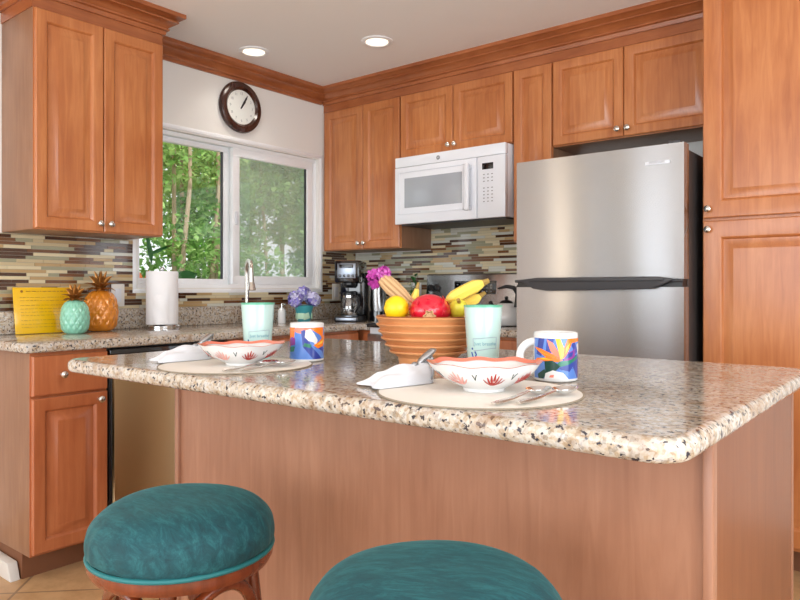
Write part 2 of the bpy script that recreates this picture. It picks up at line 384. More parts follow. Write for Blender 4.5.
# ------------------------------------------------------------------ crown mouldings
CR = [(0, 2.352), (.012, 2.352), (.016, 2.366), (.026, 2.37), (.026, 2.378), (.020, 2.380), (.028, 2.392), (.046, 2.408), (.054, 2.410), (.054, 2.416), (.047, 2.418), (.058, 2.428), (.074, 2.436), (.074, CZ), (0, CZ)]
struct(MB().sweep([(0, -3.68), (0, -2.345)], CR, side=1).build('trim_1', 'crown'))
struct(MB().sweep([(0, -1.74), (0, -.3475)], CR, side=1).build('trim_2', 'crown'))

# ------------------------------------------------------------------ cabinets
def door_mb(b, x0, x1, z0, z1, y=0, t=.02, st=.052, raised=True, mi=0):
    # front faces -Y, back plane at y
    rings = [(0, 0), (0, -t+.004), (.004, -t)]
    if raised: rings += [(st-.009, -t), (st-.003, -t+.004), (st, -t+.010), (st+.003, -t+.013), (st+.009, -t+.013), (st+.036, -t+.003), (st+.039, -t+.001), (st+.044, -t+.001)]
    vs = []; fs = []
    for ins, yy in rings:
        vs += [(x0+ins, y+yy, z0+ins), (x1-ins, y+yy, z0+ins), (x1-ins, y+yy, z1-ins), (x0+ins, y+yy, z1-ins)]
    for i in range(len(rings)-1):
        for k in range(4): fs.append((i*4+k, i*4+(k+1) % 4, (i+1)*4+(k+1) % 4, (i+1)*4+k))
    m = (len(rings)-1)*4; fs.append((m, m+1, m+2, m+3)); fs.append((3, 2, 1, 0))
    b.add(vs, fs, mi)
def knob_mb(b, x, z, y):
    R = Matrix.Translation((x, y, z)) @ Matrix.Rotation(PI/2, 4, 'X')
    b.lathe([(.0, -.001), (.007, 0), (.006, .003), (.0045, .006), (.005, .012), (.011, .016), (.0145, .021), (.0135, .026), (.008, .0295), (0, .0305)], 20, M_=R)
def cabinet(name, label, loc, rotz, W, D, z0, z1, doors=(), drawers=(), kick=0, dm='door', bm_='door', sm='side', group=None, st=.052):
    """local frame: x along width, front at y=0 (body), body extends to +y"""
    t = thing(name, label, 'cabinet', loc, rotz, group)
    b = MB()
    if kick:
        b.box(0, W, .0, D, kick, z1, .001).box(.003, W-.003, .07, D, 0, kick, mi=1)
    else: b.box(0, W, 0, D, z0, z1, .001)
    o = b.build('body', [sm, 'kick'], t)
    # face frame
    b = MB(); f = .0015
    b.box(0, W, -f, .0, z0 if not kick else kick, z1); b.build('face_frame', bm_, t)
    for (a, c, e, g, kx, kz) in doors:
        d = MB(); door_mb(d, a, c, e, g, -f, st=st); d = d.build('door', dm, t)
        if kx is not None: k = MB(); knob_mb(k, kx, kz, -f-.02); k.build('knob', 'nickel', d)
    for (a, c, e, g, kx, kz) in drawers:
        d = MB(); door_mb(d, a, c, e, g, -f, raised=False); d = d.build('drawer', dm, t)
        if kx is not None: k = MB(); knob_mb(k, kx, kz, -f-.02); k.build('knob', 'nickel', d)
    return t
F = .315                    # body front of the uppers
def cabcrown(b, path, z0=2.303, z1=CZ):
    pr_ = [(0, z0), (.004, z0), (.004, 2.352), (.014, 2.352), (.018, 2.37), (.028, 2.374), (.028, 2.382), (.022, 2.384), (.030, 2.394), (.050, 2.409), (.060, 2.411), (.060, 2.417), (.052, 2.419), (.062, 2.427), (.076, 2.434), (.084, 2.436), (.084, z1), (0, z1)]
    b.sweep(path, pr_, side=1)
# window wall: left upper (rot +90: local x -> +Y, front -> +X)
LY0, LY1 = -2.345, -1.744
wW = LY1-LY0
c = cabinet('wall_cabinet', 'upper wooden cabinet left of the window with two raised panel doors', (F, LY0, 0), PI/2, wW, F-.002, 1.37, CZ-.002,
    doors=[(.003, .298, 1.374, 2.298, .275, 1.41), (.302, wW-.003, 1.374, 2.298, .325, 1.41)])
b = MB(); cabcrown(b, [(0.002-F, 0), (0, 0), (0+0.0, 0)][:1]+[(0, 0)]+[(0, 0)][:0]) if False else None
def crown_part(t, path): b = MB(); cabcrown(b, path); return b.build('crown', 'crown', t)
# local frame of this cabinet: x=0..W, front y=0, back y=F ; outline travelled so that 'right of travel' is outward
crown_part(c, [(0, F-.002), (0, 0), (wW, 0), (wW, F-.002)][::-1] if False else [(0, F-.002), (0, 0), (wW, 0), (wW, F-.002)])
# back wall uppers, fronts at y=-F
def upper(label, x0, x1, z0, doors, name='wall_cabinet'):
    c = cabinet(name, label, (x0, -F, 0), 0, x1-x0, F-.002, z0, CZ-.002, doors=[(a-x0, b_-x0, z0+.004, 2.298, k-x0 if k else None, z0+.04) for a, b_, k in doors])
    return c
c1 = upper('tall upper cabinet between the window corner and the microwave, two narrow doors', .002, .671, 1.37, [(.022, .364, .343), (.368, .668, .39)])
c2 = upper('short two door upper cabinet directly above the white microwave', .673, 1.457, 1.912, [(.678, 1.063, 1.043), (1.067, 1.454, 1.088)])
c3 = upper('narrow single door upper cabinet between microwave and refrigerator', 1.459, 1.689, 1.37, [(1.464, 1.686, None)])
c4 = upper('upper cabinet with two wide doors above the refrigerator', 1.691, 2.502, 1.857, [(1.696, 2.068, 2.045), (2.072, 2.499, 2.095)])
b = MB(); cabcrown(b, [(.001, -F-.002), (2.5, -F-.002)]); struct(b.build('trim_3', 'crown'))
# pantry
c = cabinet('pantry_cabinet', 'tall wooden pantry cabinet right of the refrigerator, upper and lower raised panel doors', (2.507, -.59, 0), 0, .61, .588, 0, CZ-.002, kick=.1,
    doors=[(.004, .606, 1.41, 2.40, .027, 1.447), (.004, .606, .115, 1.398, .027, 1.362)], dm='door', st=.075)
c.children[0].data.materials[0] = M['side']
# wall run base cabinets: front body x=.60
BF = .60
base1 = cabinet('base_cabinet', 'base cabinet at the left end of the sink counter, one drawer over one door', (BF, -2.48, 0), PI/2, .303, BF-.002, 0, .874, kick=.1,
    doors=[(.004, .299, .11, .70, .262, .672)], drawers=[(.004, .299, .71, .862, .112, .786)], dm='base_door', bm_='base_door')
b2 = cabinet('sink_cabinet', 'base cabinet below the faucet, mostly hidden behind the island', (BF, -1.568, 0), PI/2, .92, BF-.002, 0, .874, kick=.1,
    doors=[(.004, .458, .11, .70, .43, .66), (.462, .916, .11, .70, .49, .66)], drawers=[(.004, .916, .71, .862, None, 0)], dm='base_door', bm_='base_door')
b3 = cabinet('base_cabinet', 'corner base cabinet beneath the coffee maker', (.002, -.60, 0), 0, .682, .598, 0, .874, kick=.1,
    drawers=[(.626, .679, .11, .862, None, 0)], dm='base_door', bm_='base_door')
b4 = cabinet('base_cabinet', 'small base cabinet between the range and the refrigerator', (1.452, -.60, 0), 0, .25, .598, 0, .874, kick=.1,
    doors=[(.004, .246, .11, .70, .03, .66)], drawers=[(.004, .246, .71, .862, .125, .786)], dm='base_door', bm_='base_door')
# small white trim at the foot of the end panel
struct(MB().prism([(.0, 0), (.53, 0), (.50, .065), (0, .075)], 'y', -2.52, -2.483, bev=.003).build('baseboard_left', 'base_wht'))
# dishwasher
t = thing('dishwasher', 'steel dishwasher with black control strip beside the base cabinet', 'dishwasher', (BF, -2.175, 0), PI/2)
MB().box(.002, .603, .02, BF-.02, .1, .868).box(.01, .595, .07, BF-.02, 0, .1).build('body', 'black', t)
MB().box(.022, .600, -.022, .018, .11, .80, .006).build('door', 'steel_warm', t)
MB().box(.004, .602, -.02, .018, .805, .866, .004).build('control_strip', 'blackg', t)
MB().box(.004, .020, -.012, .018, .11, .80, .002).build('side_gasket', 'black', t)
MB().box(.10, .16, -.024, -.02, .83, .838).build('button', 'grey', t)
# countertop (L) + splash
CT0, CT1 = .876, .914
L = [(.002, -2.515), (.645, -2.515), (.645, -.645), (.683, -.645), (.683, -.002), (.002, -.002)]
b = MB().prism(L, 'z', CT0, CT1, bev=.012)
ct = tag(b.build('countertop', 'granite'), 'L shaped speckled granite worktop running under the window', 'countertop')
b = MB().prism([(1.452, -.645), (1.712, -.645), (1.712, -.002), (1.452, -.002)], 'z', CT0, CT1, bev=.012)
tag(b.build('countertop', 'granite'), 'short granite worktop squeezed between range and refrigerator', 'countertop')
b = MB().box(.002, .022, -2.515, -.024, CT1, 1.016, .003).box(.002, .683, -.022, -.002, CT1, 1.016, .003)
tag(b.build('granite_upstand', 'granite'), 'low granite upstand along the wall behind the sink counter', 'backsplash')

# ------------------------------------------------------------------ mosaic tiles
def mosaic(name, plane, u0, u1, z0, z1, skips=(), seed=1, wts=(18, 17, 15, 20, 9, 9, 12)):
    rnd = random.Random(seed); b = MB(); g = .0016; rh = .0158
    def put(a, c, e, f, d0, d1, mi):
        if plane == 'x': b.box(d0, d1, a, c, e, f, 0, mi)
        else: b.box(a, c, -d1, -d0, e, f, 0, mi)
    holes = sorted(skips)
    def spans(z):
        s = [(u0, u1)]
        for (h0, h1, hz0, hz1) in holes:
            if hz0 < z < hz1:
                n = []
                for a, c in s:
                    if h1 <= a or h0 >= c: n.append((a, c))
                    else:
                        if h0 > a: n.append((a, h0))
                        if h1 < c: n.append((h1, c))
                s = n
        return s
    z = z0; row = 0
    while z < z1-.003:
        zt = min(z+rh, z1)
        for s0, s1 in spans((z+zt)/2):
            put(s0, s1, z, zt, 0.0005, .004, 7)
            u = u0-rnd.random()*.1
            while u < s1:
                ln_ = rnd.choice([.05, .075, .10, .12, .15, .15, .2]); mi = rnd.choices(range(7), wts)[0]
                a, c = max(u+g/2, s0), min(u+ln_-g/2, s1)
                if c-a > .004: put(a, c, z+g/2, zt-g/2, .004, .0065+rnd.random()*.001, mi)
                u += ln_
        z += rh; row += 1
    return struct(b.build(name, TILES+[GROUT]))
m = mosaic('trim_4', 'x', -2.515, -.01, 1.017, 1.369, [(WY0-.001, WY1+.001, WZ0, 2.1)], 3)
m['label'] = 'brown and cream mosaic tile backsplash around the window'
m = mosaic('trim_5', 'y', .01, 1.718, 1.017, 1.56, [(.01, .668, 1.369, 2), (1.46, 1.718, 1.369, 2)], 8, (22, 8, 11, 13, 28, 16, 5))  # same tiles, paler mix: the daylight difference is put into the tile colours
m['label'] = 'mosaic tile backsplash behind the range'

# ------------------------------------------------------------------ island
IX0, IX1, IY0, IY1 = 1.290, 3.047, -2.687, -1.591
PX0, PX1, PY0, PY1 = 1.437, 3.012, -2.40, -1.66
t = thing('kitchen_island', 'kitchen island base with flat pinkish wooden panels', 'island', (PX0, PY0, 0))
W_, D_ = PX1-PX0, PY1-PY0
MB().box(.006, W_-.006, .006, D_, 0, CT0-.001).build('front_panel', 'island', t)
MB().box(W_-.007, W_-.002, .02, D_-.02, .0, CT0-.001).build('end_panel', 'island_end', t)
for x0, x1, y0, y1 in ((0, .02, -.004, .02), (W_-.018, W_, -.004, .024), (W_-.016, W_, D_-.02, D_)):
    MB().box(x0, x1, y0, y1, 0, CT0-.001, .003).build('corner_post', 'island', t)
def rrect(x0, x1, y0, y1, r, n=10):
    out = []
    for cx, cy, a0 in ((x1-r, y0+r, -PI/2), (x1-r, y1-r, 0), (x0+r, y1-r, PI/2), (x0+r, y0+r, PI)):
        for k in range(n+1): a = a0+PI/2*k/n; out.append((cx+r*math.cos(a), cy+r*math.sin(a)))
    return out
def slab(b, x0, x1, y0, y1, r, z0, z1, e):
    h = z1-z0; rings = []
    N = 6
    for i in range(N+1): a = PI/2*i/N; rings.append((e*(1-math.sin(a)), z0+e*(1-math.cos(a))))
    for i in range(N+1): a = PI/2*i/N; rings.append((e*(1-math.cos(a)), z1-e+e*math.sin(a)))
    vs = []; n = None
    for ins, z in rings:
        q = rrect(x0+ins, x1-ins, y0+ins, y1-ins, r-ins); n = len(q); vs += [(p[0], p[1], z) for p in q]
    fs = []
    for i in range(len(rings)-1):
        for k in range(n): fs.append((i*n+k, i*n+(k+1) % n, (i+1)*n+(k+1) % n, (i+1)*n+k))
    b.add(vs, fs, 0, True)
    b.add(vs[:n], [tuple(reversed(range(n)))]); b.add(vs[-n:], [tuple(range(n))])
b = MB(); slab(b, IX0, IX1, IY0, IY1, .06, CT0, CT1, .016)
tag(b.build('island_countertop', 'granite'), 'thick speckled granite island worktop set with two place settings', 'countertop')
# ------------------------------------------------------------------ refrigerator
FX0, FX1, FY = 1.724, 2.482, -.77
t = thing('refrigerator', 'stainless top freezer refrigerator with dark grey sides', 'refrigerator', (FX0, FY, 0))
FW = FX1-FX0
MB().box(.004, FW-.004, .075, .745, .02, 1.69, .006).build('cabinet_body', 'steel_side', t)
def fdoor(z0, z1):
    b = MB(); n = 14; pts = []
    for i in range(n+1):
        x = FW*i/n; pts.append((x, .004*(2*i/n-1)**2))
    pts = [(0, .068)] + [(max(0, min(FW, p[0])), p[1]) for p in pts] + [(FW, .068)]
    b.prism(pts, 'z', z0, z1); return b
d = fdoor(1.158, 1.708).build('freezer_door', 'steel', t)
d2 = fdoor(.06, 1.125).build('fridge_door', 'steel', t)
MB().box(.01, FW-.01, .01, .068, .0, .055).build('toe_grille', 'black', t)
MB().box(.006, FW-.006, .004, .07, 1.1252, 1.1578).build('door_gasket', 'black', t)
# wide dark grip between the doors (boat-shaped)
g = MB()
pts = [(.03, 1.158), (.12, 1.168), (FW-.10, 1.168), (FW-.03, 1.158), (FW-.06, 1.142), (FW-.12, 1.118), (.17, 1.108), (.10, 1.118), (.05, 1.145)]
g.prism(pts, 'y', -.028, .003, bev=.003); g.tube([(.0, -.006, 1.152), (.06, -.012, 1.152), (FW-.06, -.012, 1.152), (FW, -.006, 1.152)], .007)
g.box(.08, FW-.07, -.036, -.026, 1.150, 1.164, .004)
g.build('grip', 'darkgrey', t)
lg = MB().box(FW-.155, FW-.055, -.003, .003, 1.628, 1.642, .001).build('badge', 'white2', d)
vs, fs = textmesh('FRIGIDAIRE', .0125); tx = MB(); tx.add([(v.x+FW-.105, -.0035-v.z, v.y+1.636) for v in vs], fs); tx.build('badge_lettering', 'grey', lg)
MB().box(FW-.07, FW-.02, .02, .12, 1.708, 1.722, .003).build('hinge_cover', 'darkgrey', t)
# ------------------------------------------------------------------ microwave
MX0, MX1, MZ0, MZ1, MYF = .686, 1.449, 1.505, 1.906, -.399
t = thing('microwave', 'white over the range microwave under the short upper cabinet', 'microwave', (MX0, MYF, MZ0))
mw, mh = MX1-MX0, MZ1-MZ0
MB().box(0, mw, .03, -MYF-.008, .004, mh-.0, .004).build('body', 'white', t)
MB().box(.02, mw-.02, .04, -MYF-.03, -.006, .004).build('vent_underside', 'darkgrey', t)
xs = 1.270-MX0
dr = MB().box(0, xs-.002, 0, .03, 0, mh-.062, .004).build('door', 'white', t)
MB().box(0, mw, .002, .03, mh-.06, mh, .004).build('top_grille', 'white', t)
MB().box(xs+.002, mw, 0, .03, 0, mh-.062, .004).build('control_panel', 'white', t)
fr = MB(); ox0, ox1, oz0, oz1 = .03, xs-.085, .055, mh-.088
for a in ((ox0, ox1, oz0, oz0+.008), (ox0, ox1, oz1-.008, oz1), (ox0, ox0+.008, oz0, oz1), (ox1-.008, ox1, oz0, oz1)): fr.box(a[0], a[1], -.003, .001, a[2], a[3], .001)
fr.build('door_bead', 'white2', dr)
MB().box(.075, xs-.098, -.002, .002, .095, mh-.13, .001).build('door_window', 'pane_grey', dr)
h = MB().box(xs-.062, xs-.03, -.042, -.02, .045, mh-.095, .009, seg=3).box(xs-.058, xs-.034, -.024, .002, .05, .075, .003).box(xs-.058, xs-.034, -.024, .002, mh-.125, mh-.10, .003)
h.build('handle', 'white', dr)
MB().box(xs+.035, xs+.105, -.002, .002, mh-.135, mh-.10, .001).build('display', 'blackg', t)
for r in range(9):
    for c_ in range(3):
        if r != 3: MB().box(xs+.041+c_*.026, xs+.051+c_*.026, -.0012, .001, mh-.165-r*.0185, mh-.160-r*.0185).build('key', 'grey', t)
b = MB().lathe([(0, 0), (.0125, 0), (.0125, .002), (.010, .003), (.0, .003)], 24, M_=Matrix.Translation((mw*.42, .002, mh-.032)) @ Matrix.Rotation(PI/2, 4, 'X'))
eb = b.build('emblem', 'grey', t)
vs, fs = textmesh('GE', .011); tx = MB(); tx.add([(v.x+mw*.42, -.0012-v.z, v.y+mh-.032) for v in vs], fs); tx.build('emblem_lettering', 'white2', eb)
# ------------------------------------------------------------------ range
RX0, RX1 = .688, 1.447; rw = RX1-RX0
t = thing('range', 'white and steel kitchen range with black glass cooktop', 'range', (RX0, -.66, 0))
MB().box(0, rw, .03, .65, .05, .895, .003).build('body', 'white', t)
MB().box(.02, rw-.02, .05, .6, 0, .05).build('plinth', 'black', t)
MB().box(0, rw, .0, .60, .896, .918, .004).build('cooktop', 'blackg', t)
od = MB().box(.004, rw-.004, 0, .028, .22, .86, .006).build('oven_door', 'steel', t)
MB().box(.10, rw-.10, -.002, .002, .36, .70, .001).build('oven_window', 'blackg', od)
MB().tube([(.06, .0, .80), (.06, -.045, .80), (rw-.06, -.045, .80), (rw-.06, 0, .80)], .011).build('handle', 'steel', od)
MB().box(.004, rw-.004, .0, .028, .06, .21, .006).build('storage_drawer', 'steel', t)
bgd = MB().prism([(.56, .915), (.585, 1.205), (.60, 1.212), (.655, 1.212), (.655, .915)], 'x', 0, rw, bev=.004).build('backguard', 'steel', t)
for px_ in (.035, .083, rw-.083, rw-.035):
    k = MB(); R = Matrix.Translation((px_, .583, 1.125)) @ Matrix.Rotation(PI/2+.08, 4, 'X')
    k.lathe([(0, 0), (.021, 0), (.019, .018), (.0, .02)], 20, M_=R); k.box(-.005, .005, -.018, .018, .018, .026, .002, M_=R); k.build('control_knob', 'black', bgd)
MB().box(.22, .515, .572, .585, 1.085, 1.165, .002).build('display', 'blackg', bgd)
for r in range(3):
    for c_ in range(9): MB().box(.24+c_*.03, .25+c_*.03, .5705, .573, 1.10+r*.02, 1.105+r*.02).build('touch_button', 'grey', bgd)
for bx_, by_, br in ((.19, .17, .10), (.57, .17, .08), (.19, .44, .075), (.57, .44, .09)):
    MB().lathe([(br-.003, 0), (br, 0), (br, .0008), (br-.003, .0008), (br-.003, 0)], 40, c=(bx_, by_, .918), caps=False).build('burner_ring', 'grey', t)
# ------------------------------------------------------------------ faucet
t = thing('faucet', 'tall brushed nickel pull down faucet in front of the window', 'faucet', (.13, -1.075, CT1), -.38)
MB().lathe([(.0, 0), (.03, 0), (.03, .006), (.022, .012), (.018, .05), (.016, .10), (0, .10)], 24).build('base', 'nickel', t)
sp = []
for i in range(5): sp.append((0, 0, .08+.215*i/4))
for i in range(1, 13): a = PI*i/12*.93; sp.append((.075*(1-math.cos(a)), -.02*(i/12), .295+.07*math.sin(a)))
MB().tube(sp, .0115, 16).build('spout', 'nickel', t)
e = Vector(sp[-1]); sh = MB().cyl(e+Vector((0, 0, .01)), e+Vector((.004, 0, -.07)), .0125, 20, r2=.016).cyl(e+Vector((.004, 0, -.07)), e+Vector((.008, 0, -.115)), .016, 20, r2=.025)
sh.build('spray_head', 'nickel', t)
MB().cyl((0, .018, .06), (0, .045, .065), .009).cyl((0, .043, .063), (.02, .085, .095), .006).build('lever', 'nickel', t)
# ------------------------------------------------------------------ clock
t = thing('wall_clock', 'round dark wood wall clock showing five past one above the window', 'clock', (.002, -1.029, 2.196))
R = Matrix.Rotation(PI/2, 4, 'Y') # local z -> +X
MB().lathe([(0, 0), (.148, 0), (.152, .012), (.146, .026), (.13, .034), (.115, .034), (.106, .026), (.1, .02), (.0, .02)], 64, M_=R).build('frame', 'clock', t)
MB().lathe([(0, .020), (.101, .020), (.101, .022), (0, .022)], 64, M_=R).build('face', 'face', t)
nb = MB()
for i in range(1, 13):
    a = PI/2-2*PI*i/12; vs, fs = textmesh(str(i), .022, .0003)
    nb.add([(.0225+v.z, v.x+.08*math.cos(a), v.y+.08*math.sin(a)) for v in vs], fs)
for i in range(60):
    a = 2*PI*i/60; nb.cyl((.0222, .094*math.cos(a), .094*math.sin(a)), (.0228, .094*math.cos(a), .094*math.sin(a)), .0009, 6)
nb.build('numerals', 'grey', t)
def hand(ang, l, wd, x):
    a = PI/2-ang; d = Vector((0, math.cos(a), math.sin(a))); n = Vector((0, -math.sin(a), math.cos(a)))
    p = [-d*.012-n*wd*.5, -d*.012+n*wd*.5, d*l*.75+n*wd, d*l, d*l*.75-n*wd]
    b = MB(); q = [(x, *v[1:]) for v in p]; r_ = [(x+.0012, *v[1:]) for v in p]
    b.add(q+r_, [(4, 3, 2, 1, 0), (5, 6, 7, 8, 9)]+[(i, (i+1) % 5, 5+(i+1) % 5, 5+i) for i in range(5)]); return b
hand(2*PI*(1+5/60)/12, .058, .0075, .0235).build('hour_hand', 'black', t)
hand(2*PI*5/60, .088, .0060, .0250).build('minute_hand', 'black', t)
MB().lathe([(0, .022), (.0045, .022), (.0045, .028), (0, .028)], 16, M_=R).build('hand_pin', 'black', t)
# ------------------------------------------------------------------ recessed lights
def downlight(x, y, label):
    t = thing('ceiling_light', label, 'light', (x, y, CZ-.001), 0, 'recessed ceiling lights')
    MB().lathe([(.062, 0), (.086, 0), (.086, -.004), (.066, -.008), (.060, -.004), (.062, 0)], 40, caps=False).build('trim_ring', 'vinyl', t)
    MB().lathe([(0, -.001), (.061, -.001), (.061, -.0035), (0, -.0035)], 40).build('lens', 'lamp', t)
    l = bpy.data.lights.new('bulb', 'SPOT'); l.energy = 6; l.color = (1, .93, .84); l.spot_size = 2.3; l.spot_blend = .9; l.shadow_soft_size = .05
    o = bpy.data.objects.new('bulb', l); COL.objects.link(o); o.parent = t; o.location = (0, 0, -.012)
downlight(.896, -.809, 'larger looking recessed ceiling light, the one nearer the microwave cabinets')
downlight(.253, -1.123, 'recessed ceiling light above the window wall, near the clock')
for k, (x, y) in enumerate(((1.2, -4.6), (3.6, -4.9), (1.9, -6.3), (4.0, -6.4), (3.9, -2.6))):  # extra downlights added out of view to lift the room by bounce
    downlight(x, y, 'added fill light in the unseen living area, '+['left front', 'right front', 'left rear', 'right rear', 'nearest the pantry'][k])
# ------------------------------------------------------------------ outlets
def outlet(loc, rotz, label, two=1):
    t = thing('outlet_plate', label, 'outlet', loc, rotz)
    MB().box(-.035*two, .035*two, -.006, 0, -.057, .057, .002).build('plate', 'outlet', t)
    for k in range(two):
        x = (k-(two-1)/2)*.07
        MB().box(x-.017, x+.017, -.008, -.004, -.034, .034, .002).build('socket', 'white2', t)
outlet((.009, -1.80, 1.085), PI/2, 'white outlet plate behind the orange pineapple', 1)
outlet((.009, -.215, 1.095), PI/2, 'white switch plate beside the window, left of the coffee maker')
outlet((.56, -.009, 1.10), 0, 'white outlet plate on the tiles behind the dry stem bundle')
# ------------------------------------------------------------------ pineapples
def pineapple(loc, r, h, ch, glaze, label, body):
    t = thing('pineapple_figurine', label, 'ornament', loc)
    nu, nv = 120, 70; vs = []; fs = []
    for j in range(nv+1):
        v = j/nv; a = PI*(.10+.86*v); rr = r*math.sin(a)**.62; z = h*(.5-.5*math.cos(PI*v)); 
        for i in range(nu):
            th = 2*PI*i/nu; q = z/h*5.2
            p1 = abs(math.sin(th*6.5+q*PI*.62)); p2 = abs(math.sin(th*6.5-q*PI*.62))
            k = 1+.075*min(p1, p2)*min(1, 4*v, 4*(1-v)); vs.append((rr*k*math.cos(th), rr*k*math.sin(th), z))
    for j in range(nv):
        for i in range(nu): fs.append((j*nu+i, j*nu+(i+1) % nu, (j+1)*nu+(i+1) % nu, (j+1)*nu+i))
    fs.append(tuple(reversed(range(nu)))); fs.append(tuple(nv*nu+i for i in range(nu)))
    b = MB(); b.add(vs, fs, 0, True); b.build('body', glaze, t)
    c = MB(); rnd = random.Random(5)
    for ring, (n, tilt, ln_) in enumerate(((9, 1.15, .8), (8, .85, .95), (6, .5, 1.0), (4, .2, 1.05))):
        for k in range(n):
            a = 2*PI*k/n+ring*.4; d = Vector((math.cos(a), math.sin(a), 0)); L_ = ch*ln_
            pts = []; 
            for q in range(6):
                u = q/5; tt = tilt*(.4+.9*u); pts.append(Vector((0, 0, h-.006+ring*.006))+d*(L_*u*math.sin(tt)*.95+.006)+Vector((0, 0, L_*u*math.cos(tt)*.95)))
            c.tube(pts, [.006, .010, .011, .009, .006, .0015], 8, flat=.4)
    c.cyl((0, 0, h-.012), (0, 0, h+.02), r*.34, 20, r2=r*.2)
    c.build('leaf_crown', 'gold', t)
pineapple((.215, -2.118, CT1), .059, .152, .062, 'mintglaze', 'mint green ceramic pineapple with golden leaves, the smaller one', 0)
pineapple((.115, -1.945, CT1), .076, .195, .085, 'orangeglaze', 'orange ceramic pineapple with golden leaves, the bigger one', 0)
# ------------------------------------------------------------------ yellow sign
t = thing('acrylic_sign', 'yellow printed plaque leaning on the backsplash behind the pineapples', 'sign', (.075, -2.17, CT1+.001), PI/2)
RL = Matrix.Rotation(math.radians(-9), 4, 'X')
MB().box(-.145, .145, 0, .006, 0, .212, .001, M_=RL).build('plate', 'brass_sign', t)
ink = MB(); rnd = random.Random(2)
ink.cyl((-.108, -.0004, .193), (-.108, .001, .193), .006, 14, M_=RL)
for i, z in enumerate((.192, .165, .150, .128, .112, .097, .082, .060, .042, .028)):
    x = -.09 if i == 0 else -.118
    while x < .11:
        l_ = rnd.uniform(.006, .022); ink.box(x, x+l_, -.0004, .001, z, z+(.003 if i == 0 else .0016), M_=RL); x += l_+.004
ink.build('printed_lines', 'signink', t)
# ------------------------------------------------------------------ paper towel
t = thing('paper_towel_holder', 'white paper towel roll on a round steel stand near the window', 'paper towel', (.15, -1.635, CT1))
MB().lathe([(0, 0), (.075, 0), (.076, .012), (.072, .016), (0, .016)], 48).cyl((0, 0, .016), (0, 0, .245), .006).ball((0, 0, .25), .010, 14).build('stand', 'chrome', t)
MB().lathe([(.02, .018), (.064, .018), (.066, .022), (.066, .236), (.064, .240), (.02, .240), (.02, .018)], 48, caps=False).build('roll', 'paper', t)
sh = MB(); vs = []
for i in range(13):
    for j in range(9):
        u, v = i/12, j/8; a = -1.15+u*.95; rr = .0685+.010*math.sin(u*PI)*(1-v)+.005*math.sin(9*v+4*u)*math.sin(u*PI)
        vs.append((rr*math.cos(a), rr*math.sin(a), .02+.15*v*(1-.25*(1-u))))
sh.add(vs, [(i*9+j, (i+1)*9+j, (i+1)*9+j+1, i*9+j+1) for i in range(12) for j in range(8)], 0, True); sh.build('loose_sheet', 'paper', t)
t.scale = (1.2, 1.2, 1.22)
# ------------------------------------------------------------------ hydrangea ornament, soap
def petals(b, c, n, r, size, mis, rnd, zsc=1):
    for i in range(n):
        d = Vector((rnd.gauss(0, 1), rnd.gauss(0, 1), rnd.gauss(0, 1)*zsc)).normalized(); p = Vector(c)+d*r*rnd.uniform(.8, 1.05)
        x = d.orthogonal().normalized(); x = Matrix.Rotation(rnd.random()*6.3, 3, d) @ x; y = d.cross(x); mi = rnd.choice(mis)
        for k in range(4):
            a = PI/2*k; u = x*math.cos(a)+y*math.sin(a); v = d.cross(u)
            vs = [p, p+u*size*.5+v*size*.38+d*size*.12, p+u*size+d*size*.25, p+u*size*.5-v*size*.38+d*size*.12]
            b.add(vs, [(0, 1, 2, 3)], mi, False)
rnd = random.Random(11)
t = thing('flower_ornament', 'lavender flower bunch in a teal wrapped pot at the counter corner', 'ornament', (.30, -.785, CT1)); t.scale = (1.2, 1.2, 1.2)
MB().lathe([(0, 0), (.028, 0), (.036, .02), (.042, .06), (.05, .085), (.03, .09), (0, .09)], 10, smooth=False).build('pot', 'teal', t)
b = MB()
for k in range(7): a = 2*PI*k/7; b.box(-.018, .018, .036, .041, .02, .05, .002, M_=Matrix.Rotation(a, 4, 'Z') @ Matrix.Rotation(.25*(k % 3-1), 4, 'Y'))
b.build('ribbon', 'palegreen', t)
b = MB(); 
for cc in ((-.03, -.03, .12), (.03, .03, .12), (0, 0, .145), (.0, -.055, .115), (.01, .055, .115)): b.ball(cc, .026, 12); petals(b, cc, 40, .030, .021, [0, 1], rnd)
b.build('blossoms', ['lav', 'lav2'], t)
t = thing('soap_dispenser', 'small white soap bottle beside the lavender flower ornament', 'bottle', (.20, -.87, CT1))
MB().lathe([(0, 0), (.022, 0), (.024, .01), (.023, .075), (.010, .09), (0, .09)], 24).build('bottle', 'ceramic', t)
MB().cyl((0, 0, .09), (0, 0, .115), .005).cyl((0, 0, .113), (.035, 0, .110), .004).build('pump', 'chrome', t)
# ------------------------------------------------------------------ coffee maker
t = thing('coffee_maker', 'black drip coffee maker with a glass carafe in the corner', 'coffee maker', (.375, -.45, CT1), math.radians(28)); t.scale = (.8, .9, 1.02)
MB().box(-.095, .095, -.14, .10, 0, .032, .008).build('base', 'black', t)
MB().box(-.095, .095, .01, .10, .032, .36, .01).build('water_tank', 'blackg', t)
hd = MB().box(-.098, .098, -.13, .10, .235, .37, .014).build('brew_head', 'blackg', t)
MB().box(-.072, .072, -.1335, -.128, .262, .352, .003).build('control_plate', 'dim_steel', hd)
kb = MB().box(-.055, .055, -.136, -.132, .325, .345, .002)
for k in range(4): kb.box(-.06+k*.034, -.042+k*.034, -.136, -.132, .27, .285, .002)
kb.build('buttons', 'blackg', hd)
MB().lathe([(.02, 0), (.05, 0), (.05, -.012), (.03, -.03), (0, -.03)], 24, c=(0, -.05, .235)).build('filter_basket', 'black', t)
cf = MB().lathe([(0, 0), (.058, 0), (.068, .03), (.066, .07), (.048, .12), (.046, .128)], 32, c=(0, -.055, .034), caps=False).build('carafe', 'carafe', t)
